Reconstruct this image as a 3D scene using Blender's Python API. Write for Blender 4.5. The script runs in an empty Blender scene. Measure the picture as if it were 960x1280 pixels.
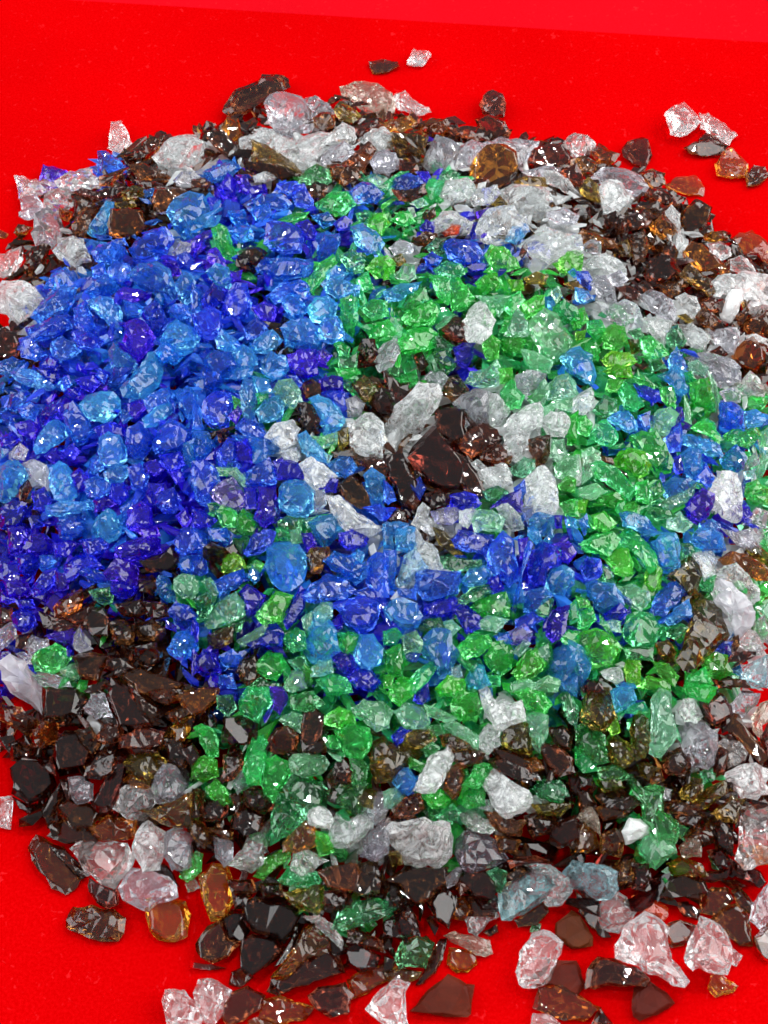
# A heap of crushed coloured glass laid out as a swirl on red paper.  Blender 4.5, everything is built here.
import bpy, bmesh, math, random
import numpy as np
from mathutils import Vector, Matrix, noise

S = bpy.context.scene
COL = S.collection
R = math.radians

# ------------------------------------------------------------------ camera
PITCH, VFOV, CAM_H = R(57.0), R(42.0), 0.33
CAM = Vector((0.0, -CAM_H / math.tan(PITCH), CAM_H))
FWD = Vector((0, math.cos(PITCH), -math.sin(PITCH)))
UPV = Vector((0, math.sin(PITCH), math.cos(PITCH)))
RGT = Vector((1, 0, 0))
FPX = 640.0 / math.tan(VFOV / 2)

def ray(px, py):
    return (FWD + RGT * ((px - 480.0) / FPX) - UPV * ((py - 640.0) / FPX)).normalized()

def ground(px, py):
    d = ray(px, py)
    return CAM + d * (-CAM.z / d.z)

def project(p):
    q = p - CAM
    z = q.dot(FWD)
    return 480.0 + FPX * q.dot(RGT) / z, 640.0 - FPX * q.dot(UPV) / z

cd = bpy.data.cameras.new('camera')
cam = bpy.data.objects.new('camera', cd)
COL.objects.link(cam)
cam.location = CAM
cam.rotation_euler = (math.pi / 2 - PITCH, 0, 0)
cd.sensor_fit = 'VERTICAL'
cd.sensor_height = 24.0
cd.lens = 12.0 / math.tan(VFOV / 2)
cd.clip_start = 0.01
cd.clip_end = 50.0
cd.dof.use_dof = True
cd.dof.focus_distance = 0.375
cd.dof.aperture_fstop = cd.lens / 1.5
S.camera = cam

# ------------------------------------------------------------------ materials
BODY = 1.0
def nodes_of(name):
    m = bpy.data.materials.new(name)
    m.use_nodes = True
    nt = m.node_tree
    nt.nodes.clear()
    return m, nt, nt.nodes, nt.links

def glass(name, tint, body, share, rough=0.015, frost=0.08, bump=0.05, var=0.04, vval=0.25, islands=False, ior=1.5, veins=False):
    """Crushed glass: a clear coloured dielectric with a share of milky body (crazed and crushed faces scatter light inside the chip)."""
    m, nt, N, L = nodes_of(name)
    out = N.new('ShaderNodeOutputMaterial')
    tc = N.new('ShaderNodeTexCoord')
    if islands:
        rnd = N.new('ShaderNodeNewGeometry').outputs['Random Per Island']
    else:
        rnd = N.new('ShaderNodeObjectInfo').outputs['Random']
    # each chip has its own shade of the glass
    def shade(col):
        h = N.new('ShaderNodeHueSaturation')
        h.inputs['Color'].default_value = (*col, 1)
        a = N.new('ShaderNodeMapRange'); L.new(rnd, a.inputs[0])
        a.inputs[3].default_value = 0.5 - var; a.inputs[4].default_value = 0.5 + var
        L.new(a.outputs[0], h.inputs['Hue'])
        w = N.new('ShaderNodeTexWhiteNoise'); w.noise_dimensions = '1D'; L.new(rnd, w.inputs['W'])
        b = N.new('ShaderNodeMapRange'); L.new(w.outputs['Value'], b.inputs[0])
        b.inputs[3].default_value = 1 - vval; b.inputs[4].default_value = 1 + vval
        L.new(b.outputs[0], h.inputs['Value'])
        return h.outputs[0]
    # conchoidal ripples and fine crazing
    n1 = N.new('ShaderNodeTexNoise'); n1.inputs['Scale'].default_value = 240; n1.inputs['Detail'].default_value = 3
    n1.inputs['Distortion'].default_value = 1.2
    L.new(tc.outputs['Object'], n1.inputs['Vector'])
    n2 = N.new('ShaderNodeTexVoronoi'); n2.inputs['Scale'].default_value = 420
    L.new(tc.outputs['Object'], n2.inputs['Vector'])
    ad = N.new('ShaderNodeMath'); ad.operation = 'MULTIPLY_ADD'
    L.new(n2.outputs['Distance'], ad.inputs[0]); ad.inputs[1].default_value = 0.15
    L.new(n1.outputs[0], ad.inputs[2])
    bp = N.new('ShaderNodeBump'); bp.inputs['Strength'].default_value = bump; bp.inputs['Distance'].default_value = 0.0016
    L.new(ad.outputs[0], bp.inputs['Height'])
    # some faces are frosted
    n3 = N.new('ShaderNodeTexNoise'); n3.inputs['Scale'].default_value = 150; n3.inputs['Detail'].default_value = 4
    L.new(tc.outputs['Object'], n3.inputs['Vector'])
    rr = N.new('ShaderNodeMapRange'); L.new(n3.outputs[0], rr.inputs[0])
    rr.inputs[1].default_value = 0.45; rr.inputs[2].default_value = 0.7
    rr.inputs[3].default_value = rough; rr.inputs[4].default_value = rough + frost
    g = N.new('ShaderNodeBsdfPrincipled')
    g.inputs['Transmission Weight'].default_value = 1.0
    g.inputs['IOR'].default_value = ior
    L.new(shade(tint), g.inputs['Base Color'])
    L.new(rr.outputs[0], g.inputs['Roughness'])
    L.new(bp.outputs[0], g.inputs['Normal'])
    d = N.new('ShaderNodeBsdfPrincipled')
    d.inputs['IOR'].default_value = ior
    cb = shade(body)
    L.new(cb, d.inputs['Base Color'])
    d.inputs['Roughness'].default_value = max(rough, 0.06)
    L.new(bp.outputs[0], d.inputs['Normal'])
    t = N.new('ShaderNodeBsdfTranslucent')
    L.new(cb, t.inputs['Color']); L.new(bp.outputs[0], t.inputs['Normal'])
    dm = N.new('ShaderNodeMixShader'); dm.inputs[0].default_value = 0.4
    L.new(d.outputs[0], dm.inputs[1]); L.new(t.outputs[0], dm.inputs[2])
    mx = N.new('ShaderNodeMixShader')
    sh = N.new('ShaderNodeMapRange'); L.new(n3.outputs[0], sh.inputs[0])
    sh.inputs[1].default_value = 0.3; sh.inputs[2].default_value = 0.7
    sh.inputs[3].default_value = share * BODY * 0.5; sh.inputs[4].default_value = min(1, share * BODY * 1.5)
    if veins:                                                  # white crazed streaks in otherwise clear glass
        n4 = N.new('ShaderNodeTexNoise'); n4.inputs['Scale'].default_value = 260; n4.inputs['Detail'].default_value = 5
        n4.inputs['Roughness'].default_value = 0.65; n4.inputs['Distortion'].default_value = 2.5
        L.new(tc.outputs['Object'], n4.inputs['Vector'])
        L.new(n4.outputs[0], sh.inputs[0])
        sh.inputs[1].default_value = 0.40; sh.inputs[2].default_value = 0.66
        sh.inputs[3].default_value = share * 0.3; sh.inputs[4].default_value = min(0.95, share * 1.9)
    L.new(sh.outputs[0], mx.inputs[0])
    L.new(g.outputs[0], mx.inputs[1]); L.new(dm.outputs[0], mx.inputs[2])
    L.new(mx.outputs[0], out.inputs['Surface'])
    return m

MAT = {
    'k': glass('cobalt glass', (0.10, 0.06, 0.96), (0.04, 0.014, 0.66), 0.16, var=0.012),
    'h': glass('pale violet glass', (0.62, 0.50, 0.99), (0.35, 0.25, 0.8), 0.12, var=0.01),
    'b': glass('royal blue glass', (0.11, 0.34, 0.98), (0.03, 0.16, 0.95), 0.16, var=0.02),
    's': glass('sky blue glass', (0.24, 0.72, 0.998), (0.07, 0.42, 0.99), 0.19, var=0.012),
    'g': glass('green glass', (0.26, 0.95, 0.38), (0.04, 0.70, 0.08), 0.17, var=0.04),
    'e': glass('bottle green glass', (0.24, 0.70, 0.38), (0.04, 0.28, 0.09), 0.12, var=0.02),
    'm': glass('mint glass', (0.68, 0.96, 0.80), (0.34, 0.84, 0.50), 0.17, var=0.02),
    'l': glass('lime glass', (0.42, 0.95, 0.18), (0.18, 0.68, 0.03), 0.18, var=0.02),
    'c': glass('clear glass', (0.97, 0.99, 0.985), (0.90, 0.95, 0.95), 0.24, var=0.01, vval=0.03, bump=0.2, frost=0.2, veins=True),
    'p': glass('bare clear glass', (0.98, 0.985, 0.98), (0.92, 0.92, 0.92), 0.12, var=0.01, vval=0.03, bump=0.2, frost=0.2, veins=True),
    'i': glass('dull brown glass', (0.40, 0.10, 0.04), (0.15, 0.028, 0.011), 0.62, var=0.01, vval=0.12, rough=0.45, bump=0.04, ior=1.18),
    'v': glass('grey clear glass', (0.90, 0.90, 0.95), (0.55, 0.55, 0.62), 0.16, var=0.01, vval=0.06, bump=0.25),
    't': glass('aqua glass', (0.70, 0.95, 0.985), (0.50, 0.84, 0.92), 0.20, var=0.01, vval=0.06, veins=True),
    'u': glass('milky glass', (0.94, 0.94, 0.97), (0.70, 0.70, 0.76), 0.45, var=0.01, vval=0.04, rough=0.2),
    'f': glass('frosted clear glass', (0.97, 0.98, 0.98), (0.92, 0.95, 0.95), 0.34, var=0.01, vval=0.03, rough=0.03, bump=0.25, veins=True),
    'x': glass('lilac grey glass', (0.62, 0.58, 0.66), (0.18, 0.16, 0.20), 0.25, var=0.01, vval=0.1),
    'q': glass('warm clear glass', (0.92, 0.82, 0.70), (0.50, 0.38, 0.30), 0.20, var=0.01, vval=0.1),
    'a': glass('amber glass', (0.70, 0.24, 0.03), (0.26, 0.07, 0.008), 0.12, frost=0.08, bump=0.06, var=0.02),
    'o': glass('olive amber glass', (0.46, 0.30, 0.05), (0.12, 0.075, 0.012), 0.12, frost=0.08, bump=0.08, var=0.02),
    'r': glass('red amber glass', (0.97, 0.25, 0.07), (0.75, 0.09, 0.02), 0.25, var=0.01),
    'd': glass('brown glass', (0.42, 0.12, 0.035), (0.08, 0.020, 0.008), 0.16, frost=0.08, bump=0.06, var=0.02),
    'n': glass('dark brown glass', (0.26, 0.07, 0.028), (0.022, 0.006, 0.0035), 0.18, frost=0.06, bump=0.06, var=0.02),
    'w': glass('white ceramic', (0.95, 0.95, 0.95), (0.90, 0.92, 0.92), 1.0, var=0.0, vval=0.02, rough=0.25),
}
MATF = {
    'k': glass('cobalt rubble glass', (0.10, 0.07, 0.95), (0.05, 0.02, 0.72), 0.34, var=0.015, islands=True),
    'b': glass('blue rubble glass', (0.15, 0.42, 0.98), (0.04, 0.20, 0.92), 0.34, var=0.03, islands=True),
    'g': glass('green rubble glass', (0.32, 0.92, 0.50), (0.05, 0.60, 0.15), 0.34, var=0.03, islands=True),
    'c': glass('clear rubble glass', (0.96, 0.98, 0.98), (0.88, 0.92, 0.92), 0.34, var=0.01, vval=0.06, islands=True),
    'n': glass('brown rubble glass', (0.28, 0.08, 0.03), (0.030, 0.009, 0.005), 0.3, frost=0.08, bump=0.06, var=0.03, vval=0.4, islands=True),
}


def paper(name, col, dark):
    m, nt, N, L = nodes_of(name)
    out = N.new('ShaderNodeOutputMaterial')
    p = N.new('ShaderNodeBsdfPrincipled'); p.inputs['Roughness'].default_value = 0.95; p.inputs['Specular IOR Level'].default_value = 0.0
    tc = N.new('ShaderNodeTexCoord')
    n = N.new('ShaderNodeTexNoise'); n.inputs['Scale'].default_value = 1300; n.inputs['Detail'].default_value = 5; n.inputs['Roughness'].default_value = 0.7
    L.new(tc.outputs['Object'], n.inputs['Vector'])
    r = N.new('ShaderNodeValToRGB')
    r.color_ramp.elements[0].position = 0.42; r.color_ramp.elements[0].color = (*dark, 1)
    r.color_ramp.elements[1].position = 0.72; r.color_ramp.elements[1].color = (*col, 1)
    L.new(n.outputs[0], r.inputs[0]); 
    n2 = N.new('ShaderNodeTexNoise'); n2.inputs['Scale'].default_value = 14; n2.inputs['Detail'].default_value = 3
    L.new(tc.outputs['Object'], n2.inputs['Vector'])
    v = N.new('ShaderNodeMapRange'); L.new(n2.outputs[0], v.inputs[0]); v.inputs[1].default_value = 0.3; v.inputs[2].default_value = 0.7
    v.inputs[3].default_value = 0.9; v.inputs[4].default_value = 1.04
    n3 = N.new('ShaderNodeTexNoise'); n3.inputs['Scale'].default_value = 420; n3.inputs['Detail'].default_value = 2; n3.inputs['Distortion'].default_value = 1.5
    L.new(tc.outputs['Object'], n3.inputs['Vector'])
    f = N.new('ShaderNodeMapRange'); L.new(n3.outputs[0], f.inputs[0]); f.inputs[1].default_value = 0.66; f.inputs[2].default_value = 0.76
    f.inputs[3].default_value = 0; f.inputs[4].default_value = 0.35
    hv = N.new('ShaderNodeHueSaturation'); L.new(r.outputs[0], hv.inputs['Color']); L.new(v.outputs[0], hv.inputs['Value'])
    lint = N.new('ShaderNodeMixRGB'); L.new(f.outputs[0], lint.inputs[0]); L.new(hv.outputs[0], lint.inputs[1])
    lint.inputs[2].default_value = (0.62, 0.02, 0.025, 1)           # pale lint caught in the felt
    L.new(lint.outputs[0], p.inputs['Base Color'])
    b = N.new('ShaderNodeBump'); b.inputs['Strength'].default_value = 0.25; b.inputs['Distance'].default_value = 0.00012
    L.new(n.outputs[0], b.inputs['Height']); L.new(b.outputs[0], p.inputs['Normal'])
    L.new(p.outputs[0], out.inputs['Surface'])
    return m
def slab(name, corners, z, th, mat):
    me = bpy.data.meshes.new(name)
    vs = [(x, y, z) for x, y in corners] + [(x, y, z - th) for x, y in corners]
    n = len(corners)
    me.from_pydata(vs, [], [list(range(n)), list(range(2 * n - 1, n - 1, -1))] + [[i, i + n, (i + 1) % n + n, (i + 1) % n] for i in range(n)])
    me.update(); me.materials.append(mat)
    o = bpy.data.objects.new(name, me); COL.objects.link(o)
    o['kind'] = 'structure'
    return o
e0 = ground(-600, -42); e1 = ground(1600, 92)                # the far edge of the red sheet
slab('ground', [(-1.2, -1.0), (1.2, -1.0), (e1.x, e1.y), (e0.x, e0.y)], 0.0, 0.0008, paper('red felt paper', (0.47, 0.001, 0.002), (0.37, 0.0, 0.0003)))
slab('backdrop', [(-2, -1.5), (2, -1.5), (2, 2.5), (-2, 2.5)], -0.006, 0.002, paper('pinker red paper', (0.47, 0.0028, 0.008), (0.43, 0.002, 0.006)))


# ------------------------------------------------------------------ the heap's shape
OUTLINE = [(-90, 450), (-10, 345), (35, 265), (60, 232), (105, 206), (190, 172), (300, 150), (350, 128), (440, 122), (500, 146), (620, 166), (740, 190), (800, 212),
           (860, 250), (905, 290), (960, 332), (1030, 420), (1060, 600), (1050, 800), (1020, 1000), (965, 1105), (900, 1128), (800, 1155), (705, 1150),
           (610, 1160), (545, 1195), (430, 1235), (330, 1205), (240, 1120), (150, 1075), (60, 1062), (18, 1000), (-8, 930), (-70, 850), (-120, 600)]
GB = [ground(*p) for p in OUTLINE]
BX = np.array([p.x for p in GB]); BY = np.array([p.y for p in GB])
STEP = 0.003
GX = np.arange(BX.min() - 0.03, BX.max() + 0.03, STEP); GY = np.arange(BY.min() - 0.03, BY.max() + 0.03, STEP)

def _height():
    xx, yy = np.meshgrid(GX, GY)
    best = np.full(xx.shape, 9.0); ins = np.zeros(xx.shape, bool)
    n = len(BX)
    for i in range(n):
        ax, ay, bx, by = BX[i], BY[i], BX[(i + 1) % n], BY[(i + 1) % n]
        dx, dy = bx - ax, by - ay
        t = np.clip(((xx - ax) * dx + (yy - ay) * dy) / (dx * dx + dy * dy), 0, 1)
        best = np.minimum(best, np.hypot(xx - ax - t * dx, yy - ay - t * dy))
        cond = (ay > yy) != (by > yy)
        with np.errstate(divide='ignore', invalid='ignore'):
            xi = (bx - ax) * (yy - ay) / (by - ay) + ax
        ins ^= cond & (xx < xi)
    d = np.where(ins, best, 0)
    h = 0.034 * (1 - np.exp(-d / 0.05)) + np.where(ins, 0.004 * np.clip(best / 0.008, 0, 1), 0)
    c = ground(560, 575)                                   # a shallow dip where the dark eye of the swirl lies
    h -= 0.007 * np.exp(-(((xx - c.x) / 0.022) ** 2 + ((yy - c.y) / 0.02) ** 2)) * (h > 0.01)
    return np.maximum(h, 0)
HF = _height()

def H(x, y):
    fx = (x - GX[0]) / STEP; fy = (y - GY[0]) / STEP
    i = int(math.floor(fx)); j = int(math.floor(fy))
    if i < 0 or j < 0 or i >= len(GX) - 1 or j >= len(GY) - 1:
        return 0.0
    u, v = fx - i, fy - j
    return float(HF[j, i] * (1 - u) * (1 - v) + HF[j, i + 1] * u * (1 - v) + HF[j + 1, i] * (1 - u) * v + HF[j + 1, i + 1] * u * v)

def hit_heap(px, py):
    d = ray(px, py)
    t = (CAM.z - 0.045) / -d.z
    for _ in range(400):
        p = CAM + d * t
        if p.z <= H(p.x, p.y):
            return t, p
        t += max(0.0004, (p.z - H(p.x, p.y)) * 0.5)
    return t, CAM + d * t

def project_ground(c):
    t, p = hit_heap(*c)
    return p.x, p.y

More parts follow.
